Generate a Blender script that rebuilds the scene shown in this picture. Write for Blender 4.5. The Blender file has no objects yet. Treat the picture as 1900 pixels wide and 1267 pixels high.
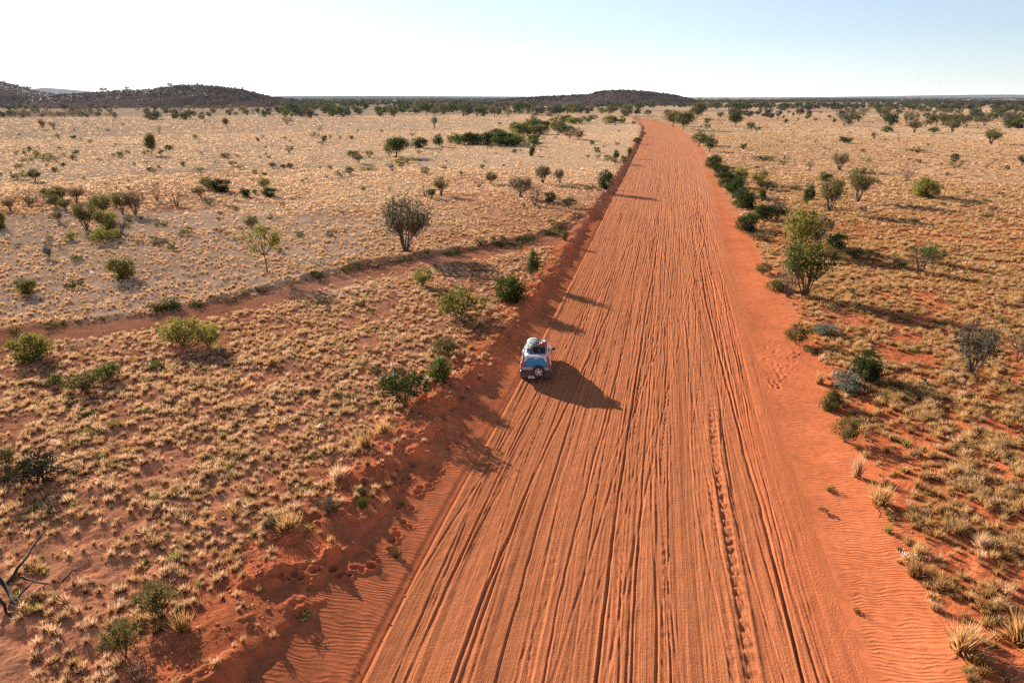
import bpy, math, random
import numpy as np
from mathutils import Vector, Matrix
R = math.radians
rng = np.random.default_rng(7); random.seed(7)

# ---------------------------------------------------------------- camera, sky, sun, exposure
scene = bpy.context.scene
H_CAM = 15.7; FPX = 1267.0; PITCH = math.atan((633.5 - 180) / FPX)
cam_d = bpy.data.cameras.new("camera"); cam = bpy.data.objects.new("camera", cam_d)
scene.collection.objects.link(cam)
cam.location = (0, 0, H_CAM); cam.rotation_euler = (R(90) - PITCH, 0, 0)
cam_d.sensor_width = 36; cam_d.lens = 36 * FPX / 1900; cam_d.clip_end = 60000; cam_d.clip_start = 0.3
scene.camera = cam
SUN_AZ, SUN_EL = -40.0, 19.0          # degrees from +Y towards +X, degrees up
world = bpy.data.worlds.new("World"); scene.world = world; world.use_nodes = True
wn = world.node_tree.nodes; wl_ = world.node_tree.links
sky = wn.new("ShaderNodeTexSky"); sky.sky_type = 'NISHITA'; sky.sun_disc = False
sky.sun_elevation = R(SUN_EL); sky.sun_rotation = R(SUN_AZ)
sky.air_density = 1.0; sky.dust_density = 0.15; sky.ozone_density = 1.8; sky.altitude = 600
tintn = wn.new('ShaderNodeMix'); tintn.data_type = 'RGBA'; tintn.blend_type = 'MULTIPLY'; tintn.inputs[0].default_value = 1; tintn.inputs[7].default_value = (.72, .79, .895, 1)
hsv = wn.new('ShaderNodeHueSaturation'); hsv.inputs['Saturation'].default_value = .55; wl_.new(sky.outputs[0], hsv.inputs['Color']); wl_.new(hsv.outputs[0], tintn.inputs[6]); wl_.new(tintn.outputs[2], wn['Background'].inputs[0]); wn['Background'].inputs[1].default_value = 0.05
sun_d = bpy.data.lights.new("sun", 'SUN'); sun_d.energy = 5.0; sun_d.angle = R(0.53); sun_d.color = (1.0, 0.9, 0.78)
sun = bpy.data.objects.new("sun", sun_d); scene.collection.objects.link(sun)
sd = Vector((math.sin(R(SUN_AZ)) * math.cos(R(SUN_EL)), math.cos(R(SUN_AZ)) * math.cos(R(SUN_EL)), math.sin(R(SUN_EL))))
sun.rotation_euler = sd.to_track_quat('Z', 'Y').to_euler()
vs = scene.view_settings
vs.view_transform = 'Standard'; vs.look = 'None'; vs.exposure = 1.85; vs.gamma = 1; vs.use_curve_mapping = False
cy = scene.cycles
cy.max_bounces = 6; cy.diffuse_bounces = 1; cy.transmission_bounces = 4; cy.transparent_max_bounces = 6; cy.volume_bounces = 1
cy.use_denoising = False; cy.denoiser = 'OPENIMAGEDENOISE'; cy.denoising_input_passes = 'RGB_ALBEDO_NORMAL'; cy.sample_clamp_indirect = 2; cy.sample_clamp_direct = .45

# ---------------------------------------------------------------- helpers
COL = scene.collection
def tag(o, label=None, cat=None, group=None, kind=None):
    if label: o['label'] = label
    if cat: o['category'] = cat
    if group: o['group'] = group
    if kind: o['kind'] = kind
    return o
def empty(name, loc=(0, 0, 0), rz=0.0):
    o = bpy.data.objects.new(name, None); COL.objects.link(o); o.location = loc; o.rotation_euler = (0, 0, rz)
    o.empty_display_size = 0.2
    return o
def mesh_np(name, verts, faces, smooth=False):
    """verts Nx3, faces a list of arrays (each MxK)"""
    me = bpy.data.meshes.new(name)
    verts = np.asarray(verts, dtype=np.float32)
    me.vertices.add(len(verts)); me.vertices.foreach_set('co', verts.ravel())
    tot = sum(f.size for f in faces); nf = sum(len(f) for f in faces)
    me.loops.add(tot); me.polygons.add(nf)
    me.loops.foreach_set('vertex_index', np.concatenate([f.ravel() for f in faces]).astype(np.int32))
    ls = np.concatenate([np.full(len(f), f.shape[1]) for f in faces]); st = np.concatenate([[0], np.cumsum(ls)[:-1]])
    me.polygons.foreach_set('loop_start', st.astype(np.int32))
    me.polygons.foreach_set('use_smooth', np.full(nf, smooth))
    me.update(calc_edges=True)
    return me
def grid_faces(nr, nc, wrap=False):
    i = np.arange(nr - 1)[:, None]; j = np.arange(nc if wrap else nc - 1)[None, :]
    j2 = (j + 1) % nc
    a = i * nc + j; b = i * nc + j2; c = (i + 1) * nc + j2; d = (i + 1) * nc + j
    return np.stack([a, b, c, d], -1).reshape(-1, 4)
def add_obj(name, me, mats=(), parent=None, loc=(0, 0, 0)):
    o = bpy.data.objects.new(name, me); COL.objects.link(o)
    for m in (mats if isinstance(mats, (list, tuple)) else [mats]):
        me.materials.append(m)
    o.parent = parent; o.location = loc
    return o
def attr(me, name, typ, data):
    a = me.attributes.new(name, typ, 'POINT')
    a.data.foreach_set({'FLOAT': 'value', 'INT': 'value', 'FLOAT_VECTOR': 'vector', 'FLOAT_COLOR': 'color'}[typ], np.ascontiguousarray(data).ravel())
def sstep(a, b, x):
    t = np.clip((x - a) / (b - a), 0, 1); return t * t * (3 - 2 * t)
def hash2(ix, iy, s):
    h = (ix.astype(np.int64) * 374761393 + iy.astype(np.int64) * 668265263 + s * 2147483647) & 0xffffffff
    h = ((h ^ (h >> 13)) * 1274126177) & 0xffffffff
    return ((h ^ (h >> 16)) & 0xffffff) / float(0xffffff)
def vn(x, y, s=0):
    x0 = np.floor(x); y0 = np.floor(y); fx = x - x0; fy = y - y0
    fx = fx * fx * (3 - 2 * fx); fy = fy * fy * (3 - 2 * fy)
    a = hash2(x0, y0, s); b = hash2(x0 + 1, y0, s); c = hash2(x0, y0 + 1, s); d = hash2(x0 + 1, y0 + 1, s)
    return (a + (b - a) * fx) * (1 - fy) + (c + (d - c) * fx) * fy - 0.5
def fbm(x, y, sc, octs=3, s=0):
    r = 0; a = 1.0
    for k in range(octs):
        r = r + a * vn(x / sc * 2 ** k + 17.3 * k, y / sc * 2 ** k - 9.1 * k, s + k); a *= 0.5
    return r

# ---------------------------------------------------------------- shape of the land
def table(pts):
    p = np.array(pts, float); ys = np.linspace(-60, 560, 2481); xs = np.interp(ys, p[:, 0], p[:, 1])
    k = np.ones(61) / 61; pad = np.pad(xs, 30, mode='reflect', reflect_type='odd'); xs = np.convolve(pad, k, 'valid')
    return lambda y: np.interp(y, ys, xs)
xl = table([(-60, -17.4), (15, -4.5), (18.8, -3.8), (25.5, -2.3), (36.7, .3), (45.4, 2.1), (69.2, 7.2), (106.6, 15), (181, 30.6), (315, 58.4), (402, 74), (462, 82.5), (520, 90), (560, 92)])
xr = table([(-60, -5.6), (15, 10.1), (18.8, 11.1), (23.5, 11.9), (31.8, 13.6), (43.2, 16.3), (71.8, 23), (106.6, 31.7), (167, 46.2), (258, 66.7), (402, 91), (460, 96), (510, 98), (560, 94)])
wlf = table([(-60, 5), (14, 4.9), (18.3, 4.5), (24, 4.3), (31.4, 3.9), (40, 3.0), (57, 2.4), (92, 2.4), (137, 1.7), (230, 1.5), (560, 1.5)])
wrf = table([(-60, 2), (15, 2.0), (24, 2.8), (36, 3.5), (64, 2.9), (96, 3.0), (155, 2.0), (258, 1.2), (560, 1)])
def ray(u, v, z=0.0):
    a = (u - 950) / FPX; b = (v - 633.5) / FPX
    t = (H_CAM - z) / (math.sin(PITCH) + b * math.cos(PITCH))
    return a * t, (math.cos(PITCH) - b * math.sin(PITCH)) * t, t
track = [ray(*q, .45)[:2] for q in [(1100, 405), (1060, 432), (1000, 450), (940, 462), (880, 473), (800, 486), (700, 505), (600, 530), (500, 556), (400, 580), (250, 605), (100, 625), (-120, 650), (-400, 690)]]
def track_dist(x, y):
    best = np.full(np.shape(x), 1e9); side = np.zeros(np.shape(x))
    for (ax, ay), (bx, by) in zip(track[:-1], track[1:]):
        dx, dy = bx - ax, by - ay; L2 = dx * dx + dy * dy
        t = np.clip(((x - ax) * dx + (y - ay) * dy) / L2, 0, 1)
        px, py = x - ax - t * dx, y - ay - t * dy
        d = np.hypot(px, py); cr = dx * py - dy * px
        m = d < best; best = np.where(m, d, best); side = np.where(m, np.sign(cr), side)
    return best * np.where(side < 0, 1, -1)     # positive: far side of the track
def lateral(x, y):
    yy = np.clip(y, -60, 560)
    L = xl(yy); Rr = xr(yy)
    past = np.maximum(y - 545, 0) + np.maximum(-55 - y, 0)
    dl = (L - x) + past; dr = (x - Rr) + past
    return dl, dr, wlf(yy), wrf(yy)
def height(x, y, fine=True):
    x = np.asarray(x, float); y = np.asarray(y, float)
    dl, dr, wl, wr = lateral(x, y)
    r = np.hypot(x, y)
    hl = 0.06 * sstep(0, .25, dl) + 0.52 * sstep(0.0, 1.0, dl / wl) ** 1.1
    hr = 0.40 * sstep(0.0, 2.2, dr / wr)
    off = np.maximum(np.maximum(dl - wl, dr - wr), 0)
    far = sstep(0, 25, off)
    z = hl + hr + far * (0.5 * fbm(x, y, 60, 3, 3) + 0.12 * fbm(x, y, 9, 2, 5))
    z = z + sstep(120, 500, r) * far * 1.1 * fbm(x, y, 170, 2, 8)
    nearf = (r < 260)
    td = track_dist(x, y)
    ta = np.abs(td)
    inside = 1 - np.where(td > 0, sstep(1.9, 3.1, ta + .8 * vn(x / 1.3, y / 1.3, 43)), sstep(1.8, 4.0, ta))
    z = z - (0.05 + .15 * sstep(-35, -5, x)) * inside * sstep(0.0, 2.0, dl) * nearf
    z = z + (.12 + .16 * sstep(-35, -5, x)) * np.exp(-((td - 2.6) / .6) ** 2) * sstep(1, 4, dl) * nearf * (0.6 + 1.6 * np.maximum(vn(x / 2.1, y / 2.1, 41) + .3, 0))
    if fine:
        bank = sstep(0.38, 0.7, dl / wl + .25 * fbm(x, y, 4, 2, 19)) * (1 - sstep(1.0, 1.6, dl / wl))
        n1 = fbm(x, y, 1.5, 3, 11)
        z = z + bank * (0.22 * n1 + .55 * np.maximum(fbm(x, y, .8, 3, 14) - .02, 0) * (r < 160)) * (1 - sstep(60, 160, r) * .4)
        # broken scarp half way up the left bank
        sc = 0.15 * sstep(-.05, .05, dl / wl - .62 - .22 * fbm(x, y, 3.2, 2, 23) - .16 * fbm(x, y, .8, 3, 24)) * (1 - sstep(.85, 1.3, dl / wl))
        z = z + sc * (dl > 0)
        fld = sstep(0.8, 1.5, dl / wl) + sstep(0.8, 1.6, dr / wr)
        amp = 0.13 * sstep(0.8, 1.5, dl / wl) + 0.10 * sstep(0.9, 1.8, dr / wr)
        z = z + np.clip(amp, 0, .13) * (fbm(x, y, .8, 4, 31)) * 1.35 * (1 - sstep(90, 200, r)) * (1 - .5 * inside * nearf)
    return z
PITS = []
for (pu, pv) in [(874, 773), (858, 790), (845, 805), (836, 822), (828, 845), (815, 862), (800, 880), (788, 893), (772, 905), (760, 925), (745, 938), (755, 958), (738, 975), (728, 990), (722, 1005), (735, 1020), (700, 1028), (690, 1045), (672, 1050), (655, 1052), (640, 1055), (620, 1058), (600, 1062), (575, 1065), (552, 1078), (530, 1083), (705, 850), (712, 873), (735, 890), (745, 900), (680, 905), (760, 875)]:
    for k in range(2):
        X, Y, _ = ray(pu + random.uniform(-9, 9), pv + random.uniform(-7, 7), .45); PITS.append((X, Y, random.uniform(.07, .15), random.uniform(.06, .12)))
for k in range(110):      # hoof prints on the right-hand sand
    t = random.random(); pu, pv = (1385 + 120 * t, 560 + 130 * random.random()) if k % 2 else (1490 - 60 * t, 640 + 75 * t)
    X, Y, _ = ray(pu + random.gauss(0, 9), pv + random.gauss(0, 5), .15); PITS.append((X, Y, random.uniform(.09, .13), .06))
def pits(x, y, z):
    for (px, py, pr, pd) in PITS:
        m = (np.abs(x - px) < pr * 3) & (np.abs(y - py) < pr * 3)
        if m.any():
            q = np.hypot(x[m] - px, y[m] - py) / pr
            z[m] += -pd * np.exp(-q ** 4) + pd * .45 * np.exp(-((q - 1.5) / .45) ** 2)
    return z
def H1(x, y): return float(height(np.array([x]), np.array([y]), False)[0])
def at(u, v, it=5):
    z = 0.3
    for _ in range(it):
        x, y, t = ray(u, v, z); z = H1(x, y)
    return x, y, z, t
def px_h(u, v, hpx, t):
    bt = (v - hpx - 633.5) / FPX
    return hpx / FPX * t / (math.cos(PITCH) - bt * math.sin(PITCH))

# ---------------------------------------------------------------- materials
def new_mat(name):
    m = bpy.data.materials.new(name); m.use_nodes = True
    nt = m.node_tree; nt.nodes.clear()
    out = nt.nodes.new('ShaderNodeOutputMaterial')
    return m, nt, out
def N(nt, t, **kw):
    n = nt.nodes.new(t)
    for k, v in kw.items(): setattr(n, k, v)
    return n
def ramp(nt, src, stops):
    r = N(nt, 'ShaderNodeValToRGB'); cr = r.color_ramp
    while len(cr.elements) < len(stops): cr.elements.new(.5)
    for e, (p, c) in zip(cr.elements, stops): e.position = p; e.color = (c[0], c[1], c[2], 1) if not isinstance(c, float) else (c, c, c, 1)
    nt.links.new(src, r.inputs[0]); return r.outputs[0]
def mixc(nt, fac, a, b, mode='MIX'):
    m = N(nt, 'ShaderNodeMix', data_type='RGBA', blend_type=mode)
    for sock, v in ((m.inputs[0], fac), (m.inputs[6], a), (m.inputs[7], b)):
        if isinstance(v, (int, float)): sock.default_value = v
        elif isinstance(v, tuple): sock.default_value = (*v, 1)
        else: nt.links.new(v, sock)
    return m.outputs[2]
def noise(nt, vec, scale, detail=3, rough=.55, dist=0.0):
    n = N(nt, 'ShaderNodeTexNoise'); n.inputs['Scale'].default_value = scale; n.inputs['Detail'].default_value = detail
    n.inputs['Roughness'].default_value = rough; n.inputs['Distortion'].default_value = dist
    nt.links.new(vec, n.inputs['Vector']); return n.outputs['Fac']
def mapping(nt, vec, scale=(1, 1, 1), rot=(0, 0, 0)):
    m = N(nt, 'ShaderNodeMapping'); m.inputs['Scale'].default_value = scale; m.inputs['Rotation'].default_value = rot
    nt.links.new(vec, m.inputs[0]); return m.outputs[0]
def bump(nt, h, dist, strength=1.0, normal=None):
    b = N(nt, 'ShaderNodeBump'); b.inputs['Distance'].default_value = dist; b.inputs['Strength'].default_value = strength
    nt.links.new(h, b.inputs['Height'])
    if normal is not None: nt.links.new(normal, b.inputs['Normal'])
    return b.outputs[0]
def math_(nt, op, a, b=0.0):
    m = N(nt, 'ShaderNodeMath', operation=op)
    for s, v in ((m.inputs[0], a), (m.inputs[1], b)):
        if isinstance(v, (int, float)): s.default_value = v
        else: nt.links.new(v, s)
    return m.outputs[0]

def ground_material():
    m, nt, out = new_mat("dry_ground")
    geo = N(nt, 'ShaderNodeNewGeometry'); pos = geo.outputs['Position']
    col = N(nt, 'ShaderNodeAttribute', attribute_name='tint').outputs['Color']
    rip = N(nt, 'ShaderNodeAttribute', attribute_name='ripple').outputs['Fac']
    rgh = N(nt, 'ShaderNodeAttribute', attribute_name='rough').outputs['Fac']
    n1 = noise(nt, pos, 3.0, 5, .6); n2 = noise(nt, pos, .35, 4, .6); n3 = noise(nt, pos, 14.0, 3, .6)
    c = mixc(nt, 1.0, col, ramp(nt, n1, [(.25, .72), (.75, 1.22)]), 'MULTIPLY')
    c = mixc(nt, 1.0, c, ramp(nt, n2, [(.3, .85), (.7, 1.15)]), 'MULTIPLY')
    c = mixc(nt, math_(nt, 'MULTIPLY', rgh, ramp(nt, n3, [(.56, 0.0), (.66, .65)])), c, (.09, .045, .03))
    # wind ripples: sharp crests running across the slope
    wob = noise(nt, mapping(nt, pos, (.55, .8, .5)), 1.0, 2)
    sep = N(nt, 'ShaderNodeSeparateXYZ'); nt.links.new(pos, sep.inputs[0])
    ph = math_(nt, 'ADD', math_(nt, 'MULTIPLY', sep.outputs[1], 38.0), math_(nt, 'MULTIPLY', sep.outputs[0], 5.0))
    ph = math_(nt, 'ADD', math_(nt, 'ADD', ph, math_(nt, 'MULTIPLY', wob, 40.0)), math_(nt, 'MULTIPLY', noise(nt, pos, 2.2, 2), 7.0))
    w = math_(nt, 'SINE', ph); w = math_(nt, 'POWER', math_(nt, 'MULTIPLY_ADD', w, .5), 1.0)
    m2 = N(nt, 'ShaderNodeMath', operation='MULTIPLY_ADD'); nt.links.new(math_(nt, 'SINE', ph), m2.inputs[0]); m2.inputs[1].default_value = .5; m2.inputs[2].default_value = .5
    w = math_(nt, 'POWER', m2.outputs[0], 1.6)
    b1 = bump(nt, math_(nt, 'MULTIPLY', w, math_(nt, 'MULTIPLY', rip, ramp(nt, noise(nt, pos, .6, 3, .6), [(.3, .35), (.65, 1.0)]))), .017)
    nb = noise(nt, pos, 6.0, 6, .68)
    b2 = bump(nt, math_(nt, 'MULTIPLY', nb, math_(nt, 'MULTIPLY_ADD', rgh, .9)), .10, 1.0, b1)
    mm = N(nt, 'ShaderNodeMath', operation='MULTIPLY_ADD'); nt.links.new(rgh, mm.inputs[0]); mm.inputs[1].default_value = .75; mm.inputs[2].default_value = .12
    b2 = bump(nt, math_(nt, 'MULTIPLY', nb, mm.outputs[0]), .10, 1.0, b1)
    d = N(nt, 'ShaderNodeBsdfDiffuse'); d.inputs['Roughness'].default_value = .8
    nt.links.new(c, d.inputs['Color']); nt.links.new(b2, d.inputs['Normal']); nt.links.new(d.outputs[0], out.inputs[0])
    return m
def road_material():
    m, nt, out = new_mat("red_sand_road")
    uv = N(nt, 'ShaderNodeAttribute', attribute_name='ts').outputs['Vector']
    col = N(nt, 'ShaderNodeAttribute', attribute_name='tint').outputs['Color']
    rut = N(nt, 'ShaderNodeAttribute', attribute_name='graded').outputs['Fac']
    geo = N(nt, 'ShaderNodeNewGeometry'); pos = geo.outputs['Position']
    st1 = noise(nt, mapping(nt, uv, (9, .10, 1)), 1.0, 5, .62, .3)
    st2 = noise(nt, mapping(nt, uv, (2.2, .045, 1)), 1.0, 4, .6)
    c = mixc(nt, 1.0, col, ramp(nt, st1, [(.3, .84), (.7, 1.13)]), 'MULTIPLY')
    c = mixc(nt, 1.0, c, ramp(nt, st2, [(.3, .9), (.7, 1.1)]), 'MULTIPLY')
    n3 = noise(nt, pos, 1.3, 5, .6); c = mixc(nt, 1.0, c, ramp(nt, n3, [(.3, .93), (.7, 1.06)]), 'MULTIPLY')
    streak = noise(nt, mapping(nt, uv, (16, .16, 1)), 1.0, 5, .7, .4)
    tread = N(nt, 'ShaderNodeTexWave', wave_type='BANDS', bands_direction='Y'); nt.links.new(uv, tread.inputs[0])
    tread.inputs['Scale'].default_value = 1.9; tread.inputs['Distortion'].default_value = 2.5; tread.inputs['Detail'].default_value = 2
    band = ramp(nt, noise(nt, mapping(nt, uv, (2.6, .06, 1)), 1.0, 3, .6), [(.5, 0.0), (.6, 1.0)])
    h = math_(nt, 'ADD', math_(nt, 'MULTIPLY', streak, 1.0), math_(nt, 'MULTIPLY', math_(nt, 'MULTIPLY', tread.outputs['Fac'], band), .07))
    h = math_(nt, 'MULTIPLY', h, rut)
    h = math_(nt, 'ADD', h, math_(nt, 'MULTIPLY', noise(nt, pos, 13, 5, .7), .6))
    b = bump(nt, h, .075)
    d = N(nt, 'ShaderNodeBsdfDiffuse'); d.inputs['Roughness'].default_value = .7
    nt.links.new(c, d.inputs['Color']); nt.links.new(b, d.inputs['Normal']); nt.links.new(d.outputs[0], out.inputs[0])
    return m
def leaf_material(name, c1, c2, trans=.45, tone=False):
    m, nt, out = new_mat(name)
    info = N(nt, 'ShaderNodeObjectInfo'); geo = N(nt, 'ShaderNodeNewGeometry')
    n = noise(nt, geo.outputs['Position'], 2.2, 2)
    f = math_(nt, 'ADD', math_(nt, 'MULTIPLY', info.outputs['Random'], .5), math_(nt, 'MULTIPLY', n, .5))
    f = math_(nt, 'ADD', f, math_(nt, 'MULTIPLY', geo.outputs['Random Per Island'], .25))
    c = mixc(nt, ramp(nt, f, [(.25, 0.0), (.85, 1.0)]), c1, c2)
    d = N(nt, 'ShaderNodeBsdfDiffuse'); t = N(nt, 'ShaderNodeBsdfTranslucent'); mx = N(nt, 'ShaderNodeMixShader'); mx.inputs[0].default_value = trans
    for s in (d, t): nt.links.new(c, s.inputs['Color'])
    nt.links.new(d.outputs[0], mx.inputs[1]); nt.links.new(t.outputs[0], mx.inputs[2]); nt.links.new(mx.outputs[0], out.inputs[0])
    return m
def straw_material(name, base, mid, tip, trans=.5):
    m, nt, out = new_mat(name)
    info = N(nt, 'ShaderNodeObjectInfo')
    hgt = N(nt, 'ShaderNodeAttribute', attribute_name='hgt').outputs['Fac']
    geo = N(nt, 'ShaderNodeNewGeometry')
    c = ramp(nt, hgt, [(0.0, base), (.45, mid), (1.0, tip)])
    c = mixc(nt, 1.0, c, ramp(nt, info.outputs['Random'], [(0.0, (.62, .58, .56)), (.3, (.86, .76, .62)), (.65, (1.05, 1.0, .92)), (1.0, (1.25, 1.2, 1.15))]), 'MULTIPLY')
    c = mixc(nt, 1.0, c, ramp(nt, geo.outputs['Random Per Island'], [(0.0, .75), (1.0, 1.25)]), 'MULTIPLY')
    d = N(nt, 'ShaderNodeBsdfDiffuse'); t = N(nt, 'ShaderNodeBsdfTranslucent'); mx = N(nt, 'ShaderNodeMixShader'); mx.inputs[0].default_value = trans
    for s in (d, t): nt.links.new(c, s.inputs['Color'])
    nt.links.new(d.outputs[0], mx.inputs[1]); nt.links.new(t.outputs[0], mx.inputs[2]); nt.links.new(mx.outputs[0], out.inputs[0])
    return m
def solid(name, c, rough=.6, metal=0.0, spec=.5, coat=0.0, var=.12, scale=6.0):
    m, nt, out = new_mat(name)
    p = N(nt, 'ShaderNodeBsdfPrincipled'); tc = N(nt, 'ShaderNodeTexCoord')
    n = noise(nt, tc.outputs['Object'], scale, 4)
    cc = mixc(nt, 1.0, (c[0], c[1], c[2]), ramp(nt, n, [(.3, 1 - var), (.7, 1 + var)]), 'MULTIPLY')
    nt.links.new(cc, p.inputs['Base Color'])
    p.inputs['Roughness'].default_value = rough; p.inputs['Metallic'].default_value = metal
    p.inputs['Specular IOR Level'].default_value = spec; p.inputs['Coat Weight'].default_value = coat; p.inputs['Coat Roughness'].default_value = .05
    nt.links.new(p.outputs[0], out.inputs[0]); return m

M_ground = ground_material(); M_road = road_material()
LEAF = dict(
    dark=leaf_material("leaf_dark_green", (.022, .034, .010), (.055, .075, .022), .35),
    bright=leaf_material("leaf_green", (.036, .054, .012), (.088, .108, .026), .4),
    yellow=leaf_material("leaf_yellow_green", (.085, .082, .020), (.21, .185, .042), .42),
    olive=leaf_material("leaf_olive", (.055, .056, .018), (.13, .115, .04), .4),
    grey=leaf_material("leaf_grey_green", (.06, .056, .036), (.115, .10, .065), .35),
    blue=leaf_material("leaf_blue_grey", (.080, .092, .07), (.15, .158, .122)),
    brown=leaf_material("leaf_brown", (.10, .065, .035), (.19, .13, .075)),
    fardark=leaf_material("far_leaf_dark", (.022, .026, .016), (.05, .052, .032), .2), farbrown=leaf_material("far_leaf_brown", (.04, .03, .026), (.085, .06, .05), .2))
M_bark = solid("bark", (.085, .055, .04), .9, var=.3)
M_dead = solid("dead_wood", (.022, .015, .012), .85, var=.3)
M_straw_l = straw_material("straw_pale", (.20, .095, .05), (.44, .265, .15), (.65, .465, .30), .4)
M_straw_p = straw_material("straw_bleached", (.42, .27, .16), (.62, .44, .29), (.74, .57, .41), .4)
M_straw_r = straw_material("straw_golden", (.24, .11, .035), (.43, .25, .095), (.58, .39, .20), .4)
M_white = straw_material("seed_heads", (.28, .22, .14), (.55, .48, .36), (.85, .80, .70))
M_forb = straw_material("green_forb", (.10, .09, .03), (.16, .17, .04), (.28, .27, .08))

# ---------------------------------------------------------------- ground sheet (polar grid, to the horizon)
def build_ground():
    rr = [3.0]
    while rr[-1] < 30000:
        r = rr[-1]; rr.append(r + max(.048, r * r / 11500 if r < 600 else r * .05))
        
    rr = np.array([0.6, 1.6] + rr)
    th = np.concatenate([np.linspace(-45, 45, 761), np.linspace(46, 314, 90)[1:-1]]); th = np.radians(th)
    TH, RR = np.meshgrid(th, rr); x = RR * np.sin(TH); y = RR * np.cos(TH)
    xf, yf = x.ravel(), y.ravel()
    z = height(xf, yf); z = pits(xf, yf, z)
    dl, dr, wl, wr = lateral(xf, yf)
    r = np.hypot(xf, yf)
    ins = sstep(0.05, .5, -dl) * sstep(.05, .5, -dr) * (yf < 556) * (yf > -40)
    z = z - .22 * ins
    # ---- colour of the soil itself
    red = np.array([.56, .165, .068]); bankc = np.array([.54, .16, .068]); pink = np.array([.58, .24, .125]); grey = np.array([.66, .42, .265])
    straw = np.array([.72, .49, .295]); strawr = np.array([.52, .32, .18]); redr = np.array([.50, .14, .055])
    C = np.zeros((len(xf), 3)) + red
    def blend(C, col, f): return C + (col - C) * np.clip(f, 0, 1)[:, None]
    n = fbm(xf, yf, 7, 3, 51); n2 = fbm(xf, yf, 30, 3, 52)
    C = blend(C, bankc, sstep(0, .3, dl))
    C = blend(C, pink, sstep(.9, 2.2, dl / wl + n * .8))
    gx, gy, _ = ray(130, 470, .5)
    g = np.exp(-(((xf - gx) / 40) ** 2 + ((yf - gy - 3) / 26) ** 2)) * 1.6
    C = blend(C, grey, sstep(.35, .8, g + n * .5) * (dl > 5))
    C = blend(C, redr, sstep(0.6, 1.6, dr / wr))
    farl = sstep(75, 150, yf + n2 * 60 + n * 12) * (dl > wl)
    C = blend(C, straw, .93 * farl * (1 - .8 * sstep(.45, .9, g)))
    farr = sstep(45, 150, yf + n2 * 40 + n * 25) * (dr > wr * 1.0)
    C = blend(C, strawr, .88 * farr)
    C = blend(C, straw * .9, .6 * sstep(150, 330, yf) * (dr > wr))
    td = track_dist(xf, yf); tk = (1 - sstep(1.5, 3.0, np.abs(td) + n * .8)) * (dl > wl * .6) * (r < 300)
    C = blend(C, np.array([.46, .175, .09]), tk * .85)
    ve = (1 - sstep(0.0, 3.0, np.minimum(np.abs(dl - wl), np.abs(dr - wr)))) * (r > 100)
    C = blend(C, np.array([.48, .23, .13]), ve * .5)
    v = fbm(xf, yf, 220, 3, 61) + .5 * fbm(xf, yf, 60, 2, 62)
    C = blend(C, np.array([.36, .20, .13]), .8 * sstep(.12, .4, v) * sstep(330, 700, r))
    C = blend(C, np.array([.22, .16, .11]), .7 * sstep(900, 2600, r))
    C = np.clip(C * (1 + .18 * n[:, None] + .10 * n2[:, None]), .01, .9)
    rip = np.clip(sstep(.05, .3, dl) * (1 - sstep(.55, .95, dl / wl + n * .4)) + sstep(.1, .6, dr) * (1 - sstep(1.0, 1.7, dr / wr + n * .4)), 0, 1) * (1 - sstep(50, 110, r))
    rough = np.clip(sstep(.5, 1.1, dl / wl) + sstep(1.0, 1.8, dr / wr), 0, 1) * (1 - .75 * tk)
    me = mesh_np("ground", np.stack([xf, yf, z], 1), [grid_faces(len(rr), len(th), True)[:, ::-1]], True)
    attr(me, 'tint', 'FLOAT_COLOR', np.concatenate([C, np.ones((len(C), 1))], 1).astype(np.float32))
    attr(me, 'ripple', 'FLOAT', rip.astype(np.float32)); attr(me, 'rough', 'FLOAT', rough.astype(np.float32))
    o = add_obj("ground", me, M_ground); tag(o, "red and straw coloured outback plain", kind='structure')
build_ground()

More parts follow.
